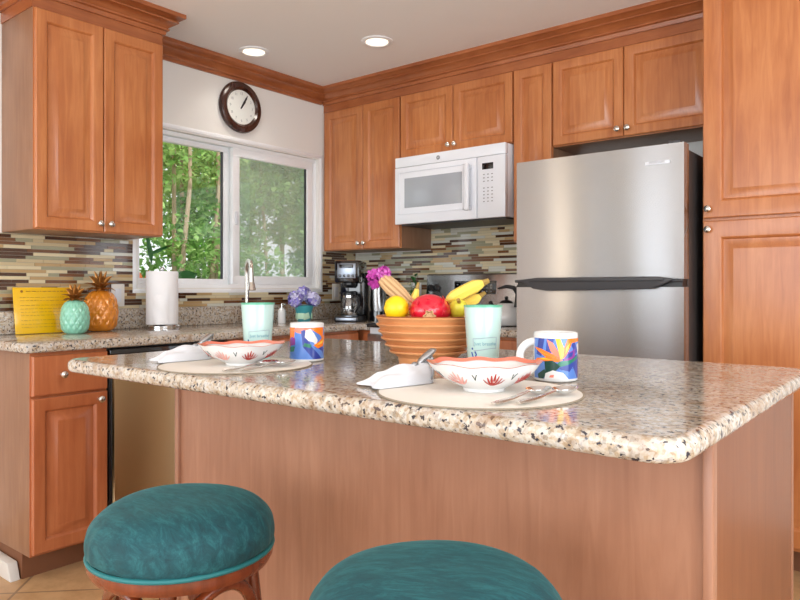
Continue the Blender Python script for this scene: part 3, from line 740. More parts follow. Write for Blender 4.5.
MB().lathe([(0, .0), (.05, 0), (.05, .016), (.03, .024), (0, .024)], 32, c=(0, -.055, .160)).build('lid', 'black', cf)
MB().tube([(.045, -.075, .155), (.085, -.11, .15), (.09, -.118, .09), (.062, -.09, .06)], .009).build('carafe_handle', 'black', cf)
MB().lathe([(.048, 0), (.0505, 0), (.0505, .012), (.048, .012)], 32, c=(0, -.055, .147), caps=False).build('carafe_band', 'chrome', cf)
MB().lathe([(0, 0), (.07, 0), (.07, .004), (0, .004)], 32, c=(0, -.05, .032)).box(-.08, .08, -.146, -.139, .006, .026, .002).build('warming_plate', 'dim_steel', t)
# dark canister / blender beside it
t = thing('electric_kettle', 'tall steel and black appliance behind the purple flower', 'appliance', (.43, -.265, CT1))
MB().lathe([(0, 0), (.062, 0), (.06, .06), (0, .06)], 32).build('base', 'blackg', t)
MB().lathe([(0, .06), (.055, .06), (.060, .10), (.056, .27), (0, .27)], 32).build('jug', 'steel', t)
MB().lathe([(0, .27), (.056, .27), (.052, .295), (.015, .305), (0, .315)], 32).build('lid', 'blackg', t)
MB().tube([(-.05, 0, .25), (-.10, 0, .24), (-.105, 0, .12), (-.055, 0, .10)], .010).build('handle', 'black', t)
t = thing('knife_block', 'dark knife block standing behind the coffee maker', 'knife block', (.27, -.12, CT1))
MB().prism([(-.06, 0), (.06, 0), (.06, .20), (-.02, .25), (-.06, .2)], 'x', -.05, .05, bev=.004).build('block', 'black', t)
for k in range(4): MB().box(-.035+k*.022, -.022+k*.022, -.045, -.028, .20, .31, .003).build('knife_handle', 'blackg', t)
# green potted sprig
rnd = random.Random(4)
t = thing('potted_greenery', 'dark green leafy sprig against the backsplash behind the dry stems', 'plant', (.60, -.10, CT1))
MB().lathe([(0, 0), (.028, 0), (.036, .07), (.032, .072), (.028, .05), (0, .05)], 24).build('pot', 'black', t)
b = MB(); lf = MB()
def leafquad(b, p, d, n, L_, wd, mi=0):
    s_ = d.cross(n).normalized()
    vs = [p, p+d*L_*.35+s_*wd+n*L_*.03, p+d*L_*.75+s_*wd*.6, p+d*L_-n*L_*.12, p+d*L_*.75-s_*wd*.6, p+d*L_*.35-s_*wd+n*L_*.03, p+d*L_*.5-n*wd*.15]
    b.add(vs, [(0, 1, 6), (1, 2, 6), (2, 3, 6), (3, 4, 6), (4, 5, 6), (5, 0, 6)], mi)
for k in range(9):
    a = rnd.uniform(0, 6.3); top = Vector((math.cos(a)*rnd.uniform(.02, .08), -.03+math.sin(a)*.04, rnd.uniform(.15, .32)))
    b.tube([(0, 0, .05), top*.6, top], .0018, 5)
    for q in range(7): p = top*(.5+.5*q/6); d = Vector((rnd.uniform(-1, 1), rnd.uniform(-1, .4), rnd.uniform(-.2, .8))).normalized(); leafquad(lf, p, d, Vector((0, -.5, .8)).normalized(), .045, .013)
b.build('stems', 'leafdark', t); lf.build('leaves', 'leafdark', t)
# ------------------------------------------------------------------ stove kettle
t = thing('stovetop_kettle', 'white enamel kettle with black handle on the back burner', 'kettle', (1.40, -.30, .9185))
MB().lathe([(0, 0), (.085, 0), (.10, .02), (.10, .055), (.085, .09), (.05, .115), (.04, .12), (0, .12)], 40).build('body', 'ceramic', t)
MB().lathe([(0, .12), (.042, .118), (.03, .132), (.008, .138), (.012, .15), (.006, .158), (0, .158)], 28).build('lid', 'black', t)
MB().tube([(.07, -.02, .10), (.085, -.025, .17), (.055, -.015, .205), (0, 0, .212), (-.06, .015, .20)], [.012, .014, .012, .010, .006]).build('handle', 'black', t)
MB().tube([(-.075, .02, .065), (-.11, .03, .10), (-.125, .034, .125)], [.02, .014, .011]).build('spout', 'black', t)
# ------------------------------------------------------------------ fruit bowl
BX, BY = 2.208, -2.121
t = thing('wooden_bowl', 'ribbed light wood bowl full of fruit on the island', 'bowl', (BX, BY, CT1))
prof = [(0, 0), (.079, 0), (.081, .010), (.082, .020)]
ribs = 6; H0, H1 = .020, .130
for i in range(ribs):
    u0, u1 = i/ribs, (i+1)/ribs
    f_ = lambda u: .086+.053*math.sin(u*PI/2)**.9
    z0, z1 = H0+(H1-H0)*u0, H0+(H1-H0)*u1
    prof += [(f_(u0)-.003, z0), (f_(u0)*.5+f_(u1)*.5-.0005, (z0+z1)/2), (f_(u1)+.0025, z1-.006), (f_(u1)+.0042, z1-.003), (f_(u1)+.003, z1-.0005), (f_(u1)-.005, z1)]
prof += [(.139, .132), (.131, .132), (.124, .118), (.11, .06), (.08, .022), (0, .016)]
MB().lathe(prof, 72).build('bowl', 'bowlwood', t)
def at(px, py, z, r=0): # helper for fruit: world point on plane z seen at a pixel
    pass
def fruit(name, label, cat, loc, parts, rot=(0, 0, 0), group='fruit in the wooden bowl'):
    t = thing(name, label, cat, loc, 0, group); t.rotation_euler = rot
    for n, b, m in parts: b.build(n, m, t)
    return t
rtv = Vector((.7793, .6266, 0)); fwv = Vector((-.6266, .7793, 0))
def bp(r_, f, z): p = Vector((BX, BY, CT1))+rtv*r_+fwv*f; return (p.x, p.y, CT1+z)
fruit('lemon', 'round bright yellow lemon at the left rim of the wooden bowl', 'fruit', bp(-.086, -.045, .152),
      [('skin', MB().lathe([(0, -.034), (.014, -.032), (.028, -.02), (.034, 0), (.029, .019), (.018, .029), (.008, .034), (0, .036)], 28), 'lemon')], rot=(.3, .3, 0))
rf = lambda a, z: 1+.05*math.cos(3*a)+.02*math.sin(5*a)
b = MB().ball((0, 0, 0), .055, 36, sz=.8, rf=rf)
cb = MB().lathe([(.006, 0), (.011, 0), (.015, .012), (.0135, .012), (.008, .004), (0, .003)], 12, M_=Matrix.Translation((0, -.052, -.012)) @ Matrix.Rotation(PI/2, 4, 'X'), rf=lambda a, z: 1+.2*math.cos(6*a))
sc_ = MB()
for k in range(22):
    a = 2*PI*((k*.618) % 1); el = -.25+1.1*(k/22); d = Vector((math.cos(a)*math.cos(el), math.sin(a)*math.cos(el), math.sin(el)*.8))
    leafquad(sc_, d*.056, (Vector((0, -.8, .1))+d*.15).normalized(), d, .020, .008)
fruit('pomegranate', 'large shiny crimson fruit in the middle of the wooden bowl', 'fruit', bp(0, -.045, .146), [('skin', b, 'crimson'), ('calyx', cb, 'stem'), ('scales', sc_, 'scale_pink')], rot=(0, 0, math.radians(38)))
def banana(pts, r=.018):
    P_ = [Vector(p) for p in pts]; n = 14; c = []
    for i in range(n+1):
        u = i/n; a = P_[0]*(1-u)**2+P_[1]*2*u*(1-u)+P_[2]*u*u; c.append(a)
    rs = [r*(.35 if i == 0 else min(1, .55+2.2*min(i/n, 1-i/n))) for i in range(n+1)]; rs[-1] = r*.5
    return MB().tube(c, rs, 7), MB().tube([c[-1], c[-1]+(c[-1]-c[-2]).normalized()*.018], [r*.5, r*.34], 7)
def fb(name, label, a, m_, c, r=.018, col='banana'):
    o = Vector(bp(*a)); pts = [Vector((0, 0, 0)), Vector(bp(*m_))-o, Vector(bp(*c))-o]
    s_, tip = banana(pts, r); fruit(name, label, 'fruit', o, [('skin', s_, col), ('tip', tip, 'bananatip' if col == 'banana' else col)])
fb('banana', 'longest yellow banana lying across the top right of the bowl', (.050, .0, .168), (.10, .0, .20), (.150, .0, .220), .019)
fb('banana', 'small banana end poking out under the longest banana', (.095, .035, .158), (.12, .035, .166), (.146, .035, .184), .015)
fb('banana', 'short banana tip standing left of the crimson fruit', (-.06, .05, .13), (-.04, .055, .15), (-.029, .05, .204), .012)
fruit('mango', 'greenish yellow fruit right of the crimson one in the bowl', 'fruit', bp(.078, -.03, .150), [('skin', MB().ball((0, 0, 0), .025, 24, sz=1.2), 'mango'), ('stem_scar', MB().cyl((-.004, -.012, .028), (-.008, -.02, .036), .005, 10), 'bananatip')], rot=(.2, .9, 0))
fruit('mango', 'yellow fruit behind the mint tumbler at the right of the bowl', 'fruit', bp(.096, .03, .128), [('skin', MB().ball((0, 0, 0), .022, 24, sz=1.1), 'banana')])
# bouquet: dry stems with an orchid coloured head
o = Vector(bp(-.125, .065, .232)); e_ = Vector(bp(-.040, .035, .155))-o
t = thing('flower_bouquet', 'purple blossom bunch with thick beige dry stems leaning in the wooden bowl', 'flowers', o)
b = MB(); rnd = random.Random(3)
for k in range(16):
    a = 2*PI*k/16; q = .006+.006*(k % 2); x = e_.orthogonal().normalized(); y = e_.normalized().cross(x); off = (x*math.cos(a)+y*math.sin(a))*q
    b.tube([off*1.1, off*1.45+e_*.3, off*1.3+e_*.6, off*.8+e_], [.006, .0065, .006, .004], 7)
b.build('stems', 'stem', t)
b = MB(); 
for cc in ((-.008, -.006, .010), (-.022, -.014, .010), (.002, .002, .016), (-.018, -.012, -.008)): petals(b, cc, 20, .013, .016, [0, 0, 1], rnd)
b.build('blossoms', ['orchid', 'orchid2'], t)
# ------------------------------------------------------------------ tumblers
def wrap(R0, R1, H_, u, z, lift=.0006): # u: arc length at mid height, z -> on cone
    r = R0+(R1-R0)*z/H_+lift; a = u/((R0+R1)/2); return (r*math.sin(a), -r*math.cos(a), z)
def wrap_poly(b, pts, R0, R1, H_, mi=0, lift=.0006):
    bb = bmesh.new(); f = bb.faces.new([bb.verts.new((p[0], p[1], 0)) for p in pts])
    for axis, lo, hi in ((0, min(p[0] for p in pts), max(p[0] for p in pts)),):
        n = max(1, int((hi-lo)/.004))
        for i in range(1, n): bmesh.ops.bisect_plane(bb, geom=bb.verts[:]+bb.edges[:]+bb.faces[:], plane_co=(lo+(hi-lo)*i/n, 0, 0), plane_no=(1, 0, 0))
    for v in bb.verts: v.co = Vector(wrap(R0, R1, H_, v.co.x, v.co.y, lift))
    b.bm(bb, mi, True)
def wrap_line(b, pts, wd, R0, R1, H_, mi=0):
    b.tube([wrap(R0, R1, H_, *p, lift=.0002) for p in pts], wd, 5, mi)
TR0, TR1, TH = .0365, .0475, .163
def make_tumbler(loc, rotz, label):
    t = thing('tumbler', label, 'cup', loc, rotz, 'mint tumblers')
    MB().lathe([(0, 0), (TR0-.002, 0), (TR0, .003), (TR1, TH-.002), (TR1-.001, TH), (TR1-.0035, TH-.001), (TR0-.003, .006), (0, .006)], 56).build('cup_body', 'mint', t)
    MB().lathe([(TR1-.0004, TH-.004), (TR1+.0006, TH-.004), (TR1+.0006, TH+.0008), (TR1-.004, TH+.0008), (TR1-.004, TH-.004)], 56, caps=False).build('rim', 'mintrim', t)
    fr = MB(); wrap_line(fr, [(u, .056+.003*math.sin(u*60)) for u in [(-.026+.062*i/20) for i in range(21)]]+[(.036, .056+.026*i/6) for i in range(1, 7)]+[(u, .084+.002*math.sin(u*50)) for u in [(.036-.062*i/20) for i in range(21)]]+[(-.026, .084-.024*i/6) for i in range(1, 6)], .0006, TR0, TR1, TH)
    fr.build('printed_frame', 'frame_print', t)
    vs, fs = textmesh('Just breathe', .0118, 0); b = MB(); b.add([wrap(TR0, TR1, TH, v.x+.006, v.y+.070) for v in vs], fs); b.build('printed_lettering', 'teal_print', t)
    b = MB()
    for s_ in ([(-.034, .005), (-.028, .012), (-.033, .02), (-.036, .028)], [(-.024, .004), (-.026, .014), (-.022, .024), (-.026, .03)], [(-.038, .012), (-.03, .012), (-.022, .016), (-.018, .012)], [(-.032, .034), (-.034, .038)]):
        wrap_line(b, [(p[0]+.004, p[1]*1.1+.018) for p in s_], .0020, TR0, TR1, TH)
    b.build('printed_sprig', 'navy', t)
    return t
t2 = make_tumbler((2.413, -2.168, CT1), math.radians(32), 'mint tumbler right of the wooden fruit bowl on the island')
dup(t2, (1.755, -2.337, CT1), math.radians(50), 'mint tumbler behind the left place setting, in front of the faucet')
# ------------------------------------------------------------------ mugs
def make_mug(loc, rotz, label, pat=0, hang=PI):
    t = thing('mug', label, 'mug', loc, rotz, 'bird of paradise mugs'); R_, H_ = .0485, .108
    MB().lathe([(0, .002), (R_-.006, 0), (R_-.001, .003), (R_, .008), (R_, H_-.003), (R_-.0015, H_), (R_-.004, H_-.002), (R_-.005, .01), (0, .008)], 56).build('mug_body', 'ceramic', t)
    hb = MB(); hp = []
    for i in range(15):
        a = -PI*.5+PI*i/14; hp.append((-(R_-.003)-.034*math.cos(a)-.0, 0, H_*.5+.033*math.sin(a)))
    rz = Matrix.Rotation(hang, 4, 'Z')
    hb.tube(hp, .0065, 12, M_=rz, flat=1.3); hb.build('handle', 'ceramic', t)
    a0, a1 = -.0475*1.4, .0475*1.4; z0, z1 = .008, H_-.012
    cols = ['blue', 'dblue', 'purple', 'orange', 'yellow', 'green', 'dgreen', 'ceramic', 'coral']
    b = MB(); w_ = wrap_poly
    def P(pts, c, lv): w_(b, [(x/100*(a1-a0)+a0, z0+(z1-z0)*y/100) for x, y in pts], R_, R_, H_, cols.index(c), .0003+.00012*lv)
    P([(0, 0), (100, 0), (100, 100), (0, 100)], 'blue', 0)
    if pat == 0:
        P([(8, 60), (14, 100), (26, 100), (20, 55)], 'dblue', 1); P([(28, 60), (30, 100), (42, 100), (36, 55)], 'dblue', 1)
        P([(50, 25), (55, 50), (96, 62), (98, 30), (96, 0), (88, 0), (75, 30), (68, 18)], 'dblue', 1)
        P([(80, 60), (72, 85), (80, 92), (90, 66)], 'dblue', 2)
        P([(58, 45), (60, 68), (68, 66), (78, 72), (84, 74), (80, 55), (70, 46)], 'purple', 2)
        P([(60, 50), (64, 62), (76, 68), (74, 56)], 'dblue', 3)
        P([(50, 42), (30, 52), (2, 78), (20, 74), (40, 62), (52, 52)], 'orange', 3); P([(52, 42), (30, 44), (8, 42), (0, 38), (10, 50), (34, 54)], 'orange', 4)
        P([(46, 52), (20, 66), (8, 72), (26, 62)], 'yellow', 5); P([(40, 48), (20, 48), (8, 44), (24, 52)], 'yellow', 5)
        P([(50, 44), (36, 70), (30, 98), (40, 90), (52, 60), (56, 46)], 'coral', 3); P([(52, 50), (44, 100), (52, 100), (60, 70), (58, 52)], 'yellow', 4)
        P([(56, 50), (58, 76), (64, 100), (76, 100), (70, 80), (62, 60)], 'orange', 5); P([(60, 62), (62, 78), (70, 92), (66, 76)], 'yellow', 6)
        P([(66, 88), (70, 100), (100, 100), (100, 84), (94, 92)], 'orange', 4)
        P([(86, 84), (90, 62), (96, 52), (98, 80), (94, 88)], 'ceramic', 5)
        P([(44, 30), (50, 44), (66, 46), (90, 58), (88, 50), (66, 36), (50, 30)], 'green', 5)
        P([(28, 12), (26, 44), (40, 46), (52, 32), (44, 20)], 'dgreen', 6); P([(14, 0), (12, 10), (26, 24), (30, 12), (24, 0)], 'dgreen', 6)
        P([(26, 0), (28, 14), (40, 22), (56, 16), (66, 0)], 'ceramic', 7); P([(34, 4), (36, 10), (42, 11), (41, 4)], 'coral', 8)
        P([(52, 22), (62, 32), (76, 26), (64, 24)], 'dblue', 7)
    else:
        P([(0, 30), (0, 100), (26, 100), (22, 60)], 'orange', 1); P([(6, 40), (4, 62), (16, 70), (26, 66), (26, 46)], 'purple', 3); P([(0, 20), (2, 38), (26, 40), (22, 24)], 'green', 2)
        P([(20, 92), (30, 100), (62, 100), (50, 78), (30, 84)], 'coral', 3); P([(30, 0), (24, 30), (36, 70), (46, 90), (56, 60), (62, 30), (76, 0)], 'blue', 4)
        P([(44, 40), (40, 90), (48, 94), (62, 40), (88, 0), (66, 0)], 'dblue', 5); P([(64, 92), (58, 100), (96, 100), (92, 60), (84, 74)], 'orange', 4)
        P([(50, 92), (48, 70), (56, 58), (66, 54), (72, 42), (76, 60), (68, 80), (60, 96)], 'ceramic', 7)
        P([(66, 44), (80, 56), (98, 78), (100, 56), (92, 40), (76, 34)], 'orange', 8); P([(72, 44), (84, 54), (94, 62), (90, 50)], 'yellow', 9)
        P([(60, 36), (62, 46), (48, 52), (44, 42)], 'green', 8); P([(74, 36), (90, 24), (98, 4), (98, 44)], 'dblue', 3); P([(0, 0), (6, 14), (24, 18), (28, 0)], 'blue', 6)
    b.build('printed_pattern', cols, t)
    return t
make_mug((2.632, -2.215, CT1), math.radians(35), 'flower printed mug with its white handle showing, at the right place setting', 0, 0)
make_mug((1.892, -2.272, CT1), math.radians(42), 'flower printed mug with no handle showing, at the left place setting', 1, -PI/2)
# ------------------------------------------------------------------ place settings
def placemat(loc, label):
    t = thing('placemat', label, 'placemat', loc, 0, 'round placemats')
    MB().lathe([(0, 0), (.198, 0), (.198, .0028), (0, .0028)], 90).build('cloth', 'matcloth', t)
    MB().tube([(.2*math.cos(2*PI*i/90), .2*math.sin(2*PI*i/90), .0018) for i in range(90)], .0018, 6, closed=True).build('edge_binding', 'matedge', t); return t
pm2 = placemat((2.597, -2.478, CT1), 'round cream placemat under the right place setting, nearest the camera')
dup(pm2, (1.836, -2.476, CT1), 0, 'round cream placemat under the left place setting')
def make_bowl(loc, rotz, label):
    t = thing('soup_bowl', label, 'bowl', loc, rotz, 'coral painted bowls')
    n = 96; H_ = .052
    def rad(a): return 1+.075*math.cos(2*a)+.018*math.cos(8*a)+.012*math.cos(5*a+1)
    def rim(a): return .0015*math.cos(2*a)+.0018*math.cos(8*a)
    prof = [(0, .003), (.036, .0), (.041, .0), (.042, .006), (.055, .012), (.080, .026), (.096, .042), (.103, .054), (.1045, .0555), (.100, .053), (.088, .040), (.068, .022), (.04, .010), (0, .008)]
    def surf(i, a):
        r, z = prof[i]; k = max(0, (r-.045)/.058); rr = r*(1+(rad(a)-1)*min(1, k*1.0)); return (rr*math.cos(a), rr*math.sin(a), z+rim(a)*k*k)
    def surfz(zq, a): # outside point at profile height zq
        for i in range(3, 8):
            if prof[i][1] <= zq <= prof[i+1][1]:
                u = (zq-prof[i][1])/(prof[i+1][1]-prof[i][1]); p, q = Vector(surf(i, a)), Vector(surf(i+1, a)); return p+(q-p)*u
        return Vector(surf(7, a))
    vs = []; fs = []
    for i in range(len(prof)):
        for k in range(n): vs.append(surf(i, 2*PI*k/n))
    for i in range(len(prof)-1):
        for k in range(n): fs.append((i*n+k, i*n+(k+1) % n, (i+1)*n+(k+1) % n, (i+1)*n+k))
    b = MB(); b.add(vs, fs, 0, True); b.build('bowl_body', 'ceramic', t)
    b = MB(); vs = []
    for k in range(n):
        a = 2*PI*k/n; p = Vector(surf(8, a)); q = Vector(surf(9, a)); vs += [p+(p-q)*.15+Vector((0, 0, .0004)), p+Vector((0, 0, .001)), q+(Vector(surf(10, a))-q)*.38+Vector((0, 0, .0016))]
    fs = []
    for k in range(n):
        m_ = (k+1) % n
        for j in range(2): fs.append((k*3+j, m_*3+j, m_*3+j+1, k*3+j+1))
    b.add(vs, fs, 0, True); b.build('painted_rim', 'coral', t)
    b = MB()
    for s_ in range(7):
        ac = 2*PI*s_/7-PI/2+.12; mi = (0, 0, 1, 0, 1, 0, 1)[s_]
        for k in range(7):
            da = (k-3)*.085; tip = .043-abs(k-3)*.004
            p0 = surfz(.018, ac+da*.2)*1.0; p1 = surfz((.018+tip)/2, ac+da*.75); p2 = surfz(tip, ac+da)
            out = Vector((math.cos(ac), math.sin(ac), -.6)).normalized()*.0005
            b.tube([p0+out, p1+out, p2+out], [.0016, .0024, .0010], 6, mi, flat=.35)
    for s_ in range(7):
        ac = 2*PI*(s_+.5)/7-PI/2+.12
        for k in (-1, 1): b.tube([surfz(.03, ac)+Vector((0, 0, 0)), surfz(.036, ac+.02*k), surfz(.042, ac+.05*k)], .0009, 5, 2)
    b.build('painted_sprigs', ['red', 'pinkp', 'dgreen'], t)
    return t
sb = make_bowl((2.598, -2.462, CT1+.0034), math.radians(39), 'white bowl with coral rim on the right placemat, nearest the camera')
dup(sb, (1.850, -2.470, CT1+.0034), math.radians(60), 'white bowl with coral rim on the left placemat')
# napkins (folded cloth pulled through a ring)
def napkin(loc, rotz, label, ringed=True, rlabel=None):
    t = thing('napkin', label, 'napkin', loc, rotz, 'white napkins')
    # x: from fanned end (0) to ring (L)
    L_ = .152; nx, ny = 30, 24; vs = []; fs = []
    def top(u, v): # u along, v across -1..1
        tp = math.sqrt(1-.75*(max(0, u-.88)/.12)**2); wd = (.022+.024*(1-u)**.7)*tp; z = .014+.024*math.sin(min(1, u*1.15)*PI*.62); fold = .0045*math.sin(v*6+u*4)*(1-.4*u)+.002*math.sin(u*17+v*3)
        edge = math.sqrt(max(0, 1-abs(v)**2.6))*(1-max(0, .12-u)/.12*.5); wave = .006*math.sin(v*4+1)*(1-u)**2
        return (u*L_+wave-.0, v*wd, max(.0015, ((z*edge+fold*edge)*tp+.002)))
    for i in range(nx+1):
        for j in range(ny+1): vs.append(top(i/nx, -1+2*j/ny))
    k0 = len(vs)
    for i in range(nx+1):
        for j in range(ny+1): p = top(i/nx, -1+2*j/ny); vs.append((p[0], p[1]*.97, .0004))
    idx = lambda i, j, s_: s_*k0+i*(ny+1)+j
    for i in range(nx):
        for j in range(ny):
            fs.append((idx(i, j, 0), idx(i+1, j, 0), idx(i+1, j+1, 0), idx(i, j+1, 0))); fs.append((idx(i, j, 1), idx(i, j+1, 1), idx(i+1, j+1, 1), idx(i+1, j, 1)))
    for i in range(nx):
        for j in (0, ny): fs.append((idx(i, j, 0), idx(i, j, 1), idx(i+1, j, 1), idx(i+1, j, 0)))
    for j in range(ny):
        for i in (0, nx): fs.append((idx(i, j, 0), idx(i, j+1, 0), idx(i, j+1, 1), idx(i, j, 1)))
    b = MB(); b.add(vs, fs, 0, True); b.build('cloth', 'linen', t)
    b = MB(); rv = [ (L_*.90, .0320*math.cos(a), max(.0024, .0270+.0270*math.sin(a))) for a in [2*PI*i/28 for i in range(28)]]
    c = Matrix.Rotation(rotz, 4, 'Z')
    r = thing('napkin_ring', rlabel, 'napkin ring', Vector(loc), rotz, 'pewter napkin rings')
    b.tube(rv, .0026, 8, closed=True); b.build('band', 'pewter', r)
    if ringed:
        b = MB()
        b.tube([(L_-.033, 0, .040), (L_-.024, -.002, .050), (L_-.012, -.004, .058), (L_, -.003, .066), (L_+.010, 0, .068)], [.006, .009, .011, .010, .005], 12, flat=.7)
        b.tube([(L_*.92, .006, .042), (L_*.97, .008, .050), (L_*1.04, .006, .058)], [.005, .007, .004], 10, flat=.7)
        b.tube([(L_*.93, 0, .040), (L_*.90, -.004, .052)], [.009, .008], 10)
        b.ball((L_-.045, -.006, .041), .008, 14, sz=.6).ball((L_*.97, -.008, .050), .006, 12)
        b.build('ornament', 'pewter', r)
    return t
def loc_px(x, y): return (x, y, CT1+.0032)
napkin((2.393, -2.574, CT1+.0038), math.radians(70), 'white cloth napkin lying left of the nearest bowl on the island', True, 'curled pewter napkin ring left of the nearest bowl')
napkin((1.622, -2.578, CT1+.0038), math.radians(78), 'white cloth napkin lying left of the farther bowl', True, 'pewter napkin ring beside the farther bowl')
# spoons
def spoon(loc, rotz, label, ln_=.17):
    t = thing('spoon', label, 'spoon', loc, rotz, 'steel spoons')
    b = MB(); n = 20; vs = []; fs = []
    for i in range(9):
        u = i/8
        for k in range(n):
            a = 2*PI*k/n; vs.append((ln_+.030+.033*u*math.cos(a), .021*u*math.sin(a), .002+.011*u*u))
    for i in range(8):
        for k in range(n): fs.append((i*n+k, i*n+(k+1) % n, (i+1)*n+(k+1) % n, (i+1)*n+k))
    k0 = len(vs); vs += [(x, y, z+.0012) for x, y, z in vs]
    fs += [tuple(k0+q for q in reversed(f)) for f in fs]
    for k in range(n): fs.append((8*n+k, 8*n+(k+1) % n, k0+8*n+(k+1) % n, k0+8*n+k))
    b.add(vs, fs, 0, True); b.build('spoon_bowl', 'chrome', t)
    b = MB().tube([(0, 0, .004), (.02, 0, .0045), (.06, 0, .006), (.12, 0, .012), (ln_, 0, .0125)], [.006, .0095, .007, .0035, .003], 10, flat=.3); b.build('handle', 'nickel', t)
    return t
s_ = spoon((2.712, -2.615, CT1+.0038), math.radians(88), 'steel spoon right of the nearest bowl, the one closer to the bowl', .125)
dup(s_, (2.742, -2.582, CT1+.0038), math.radians(85), 'steel spoon right of the nearest bowl, at the placemat edge')
dup(s_, (1.962, -2.612, CT1+.0038), math.radians(97), 'steel spoon on the left placemat, the one closer to its bowl')
dup(s_, (1.992, -2.586, CT1+.0038), math.radians(95), 'steel spoon on the left placemat, near the mug')
# ------------------------------------------------------------------ stools
def make_stool(loc, rotz, label):
    t = thing('bar_stool', label, 'stool', loc, rotz, 'round teal stools')
    R_, Z0 = .188, .592
    n = 96; prof = []
    N = 22; vs = []; fs = []
    sp_ = [(.0, .080), (.05, .0797), (.09, .0785), (.125, .0745), (.152, .067), (.172, .055), (.185, .039), (.188, .022), (.186, .008), (.180, .0), (0, 0)]
    rnd = random.Random(9); ph = [rnd.random()*6 for _ in range(8)]
    for r, z in [(q[0], q[1]*1.34) for q in sp_]:
        for k in range(n):
            a = 2*PI*k/n; w_ = 1+.010*max(0, (r-.13)/.058)*(math.sin(23*a+ph[0])*.5+math.sin(37*a+ph[1])*.5)
            zz = z+.002*math.sin(3*a+ph[2]+r*30)*(r/.188); vs.append((r*w_*math.cos(a), r*w_*math.sin(a), Z0+max(0, zz)))
    for i in range(len(sp_)-1):
        for k in range(n): fs.append((i*n+k, i*n+(k+1) % n, (i+1)*n+(k+1) % n, (i+1)*n+k))
    b = MB(); b.add(vs, fs, 0, True); o = b.build('cushion', 'velvet', t)
    md = o.modifiers.new('smooth', 'SUBSURF'); md.levels = 1; md.render_levels = 2
    MB().tube([(.183*math.cos(2*PI*i/72), .183*math.sin(2*PI*i/72), Z0+.003) for i in range(72)], .0050, 8, closed=True).build('piping', 'piping', t)
    MB().lathe([(0, -.032), (.165, -.032), (.178, -.028), (.184, -.016), (.182, -.003), (.176, -.001), (0, -.001)], 72, c=(0, 0, Z0)).build('seat_frame', 'stoolwood', t)
    for k in range(4):
        a = PI/4+PI/2*k; d = Vector((math.cos(a), math.sin(a), 0)); pts = [d*.135+Vector((0, 0, Z0-.028)), d*.15+Vector((0, 0, .42)), d*.165+Vector((0, 0, .22)), d*.19+Vector((0, 0, .001))]
        MB().tube(pts, .0165, 12).build('leg', 'stoolwood', t)
        e = Matrix.Rotation(PI/2, 3, 'Z') @ d
        # arched brace between neighbouring legs
        pp = []
        for i in range(17):
            u = i/16; th = PI*u; q = d*.15*(1-u)+e*.15*u; pp.append(q*(1+.30*math.sin(th)*.9)+Vector((0, 0, Z0-.20+.155*math.sin(th)**.7)))
        MB().tube(pp, .013, 10).build('arched_brace', 'stoolwood', t)
    MB().tube([(.168*math.cos(2*PI*i/48), .168*math.sin(2*PI*i/48), .20) for i in range(48)], .012, 10, closed=True).build('foot_ring', 'stoolwood', t)
    return t
st = make_stool((2.080, -2.803, 0), 0, 'round teal velvet stool left, in front of the island, seen whole')
st.scale = (1, 1, .986)
dup(st, (2.738, -2.820, 0), .5, 'round teal velvet stool right, cut by the bottom of the photo').scale = (1.02, 1.02, 1.022)

# ------------------------------------------------------------------ garden
def tree(name, label, base, trunks, blobs, n, size, mat_, seed, kind='tree'):
    rnd = random.Random(seed); t = thing(name, label, kind, base)
    for tr in trunks: MB().tube([Vector(p) for p in tr[0]], tr[1], 9).build('trunk', 'bark', t)
    b = MB()
    tot = sum(q[3]*q[4] for q in blobs)
    for (x, y, z, rx, rz) in blobs:
        for i in range(int(n*rx*rz/tot)):
            d = Vector((rnd.gauss(0, 1), rnd.gauss(0, 1), rnd.gauss(0, 1))).normalized()*rnd.random()**.4
            p = Vector((x+d.x*rx, y+d.y*rx, z+d.z*rz)); dd = Vector((rnd.uniform(-1, 1), rnd.uniform(-1, 1), rnd.uniform(-.9, .3))).normalized()
            nn = (Vector((rnd.uniform(-.7, .7), rnd.uniform(-.7, .7), 1))).normalized(); s_ = size*rnd.uniform(.6, 1.3); leafquad(b, p, dd, nn, s_, s_*.32)
    b.build('foliage', mat_, t)
rnd = random.Random(21)
# near thicket with slim stems seen through the left pane
for i, (x, y, lab) in enumerate(((-1.45, -.06, 'slim stemmed leafy shrub outside the window, left pane, nearest the mullion'), (-2.1, .10, 'slim stemmed leafy shrub outside, middle of the left pane'), (-1.5, -.72, 'leafy shrub outside at the far left edge of the window'))):
    trunks = []
    for k in range(5):
        a, c_ = rnd.uniform(-.25, .25), rnd.uniform(-.25, .25); q = rnd.uniform(-.12, .12)
        trunks.append(([(a, c_, -.02), (a+q*.3, c_+q*.5, 1.2), (a+q, c_+q*1.2, 2.2), (a+q*1.3, c_+q, 3.2)], [.024, .020, .016, .01]))
    blobs = [(rnd.uniform(-.25, .25), rnd.uniform(-.28, .28), 1.35+.2*k_+rnd.uniform(-.05, .05), .32, .24) for k_ in range(10)]
    tree('garden_shrub', lab, (x, y, -.3), trunks, blobs, 3900, .058, 'leaf', 30+i, 'shrub')
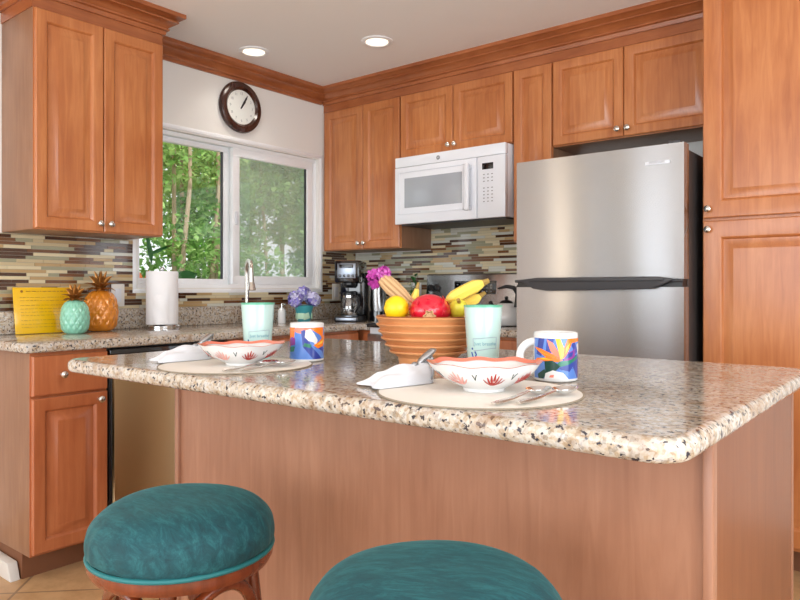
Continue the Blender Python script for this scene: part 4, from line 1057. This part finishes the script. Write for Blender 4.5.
tree('garden_tree', 'broad pale green tree seen hazily through the right window pane', (-2.8, 1.65, -.3), [([(0, 0, -.02), (.05, .1, 1.4), (-.1, .2, 3.4)], [.04, .03, .02]), ([(.2, -.35, -.02), (.25, -.3, 1.6), (.1, -.3, 3.2)], [.025, .02, .015])],
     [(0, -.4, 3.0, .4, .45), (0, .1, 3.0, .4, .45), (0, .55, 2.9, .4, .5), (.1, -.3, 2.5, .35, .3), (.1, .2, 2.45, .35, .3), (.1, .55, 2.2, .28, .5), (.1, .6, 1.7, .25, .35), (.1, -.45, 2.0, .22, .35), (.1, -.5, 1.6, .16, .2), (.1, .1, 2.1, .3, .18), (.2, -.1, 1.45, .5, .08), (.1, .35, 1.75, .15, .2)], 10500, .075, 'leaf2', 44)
tree('garden_tree', 'taller tree behind the shrubs, filling the top of the left pane', (-4.2, 1.3, -.3), [([(0, 0, -.02), (.1, 0, 2), (0, .1, 4)], [.08, .06, .04])],
     [(0, 0, 3.6, 1.0, .8), (0, .9, 3.8, .7, .6), (0, -.6, 2.8, .7, .6), (.1, .4, 2.6, .6, .5)], 2200, .13, 'leaf', 45)
# orange flowered plant at the left edge
t = thing('flowering_plant', 'orange bird of paradise flower outside at the lower left corner of the window', 'plant', (-.55, -1.325, -.34))
b = MB()
for q in ((0, 0), (.05, .06), (-.06, .04), (.03, -.05)): b.tube([(q[0]*.3, q[1]*.3, -.02), (q[0], q[1], .9), (q[0]*1.6, q[1]*2, 1.50)], .008, 6)
b.build('stems', 'leafdark', t)
b = MB(); V = Vector
leafquad(b, V((0, -.02, 1.42)), V((.1, -.1, .9)).normalized(), V((1, 0, 0)), .16, .03); leafquad(b, V((0, .0, 1.45)), V((.1, .25, .8)).normalized(), V((1, 0, 0)), .13, .025); b.build('petals', 'orange', t)
b = MB(); leafquad(b, V((0, .1, 1.45)), V((.2, .8, .35)).normalized(), V((1, 0, .3)).normalized(), .3, .07); leafquad(b, V((0, .06, 1.6)), V((.1, -.2, .8)).normalized(), V((1, 0, .3)).normalized(), .22, .02)
leafquad(b, V((0, .02, 1.66)), V((0, .7, .3)).normalized(), V((1, 0, .3)).normalized(), .22, .012); b.build('leaves', 'leafdark', t)
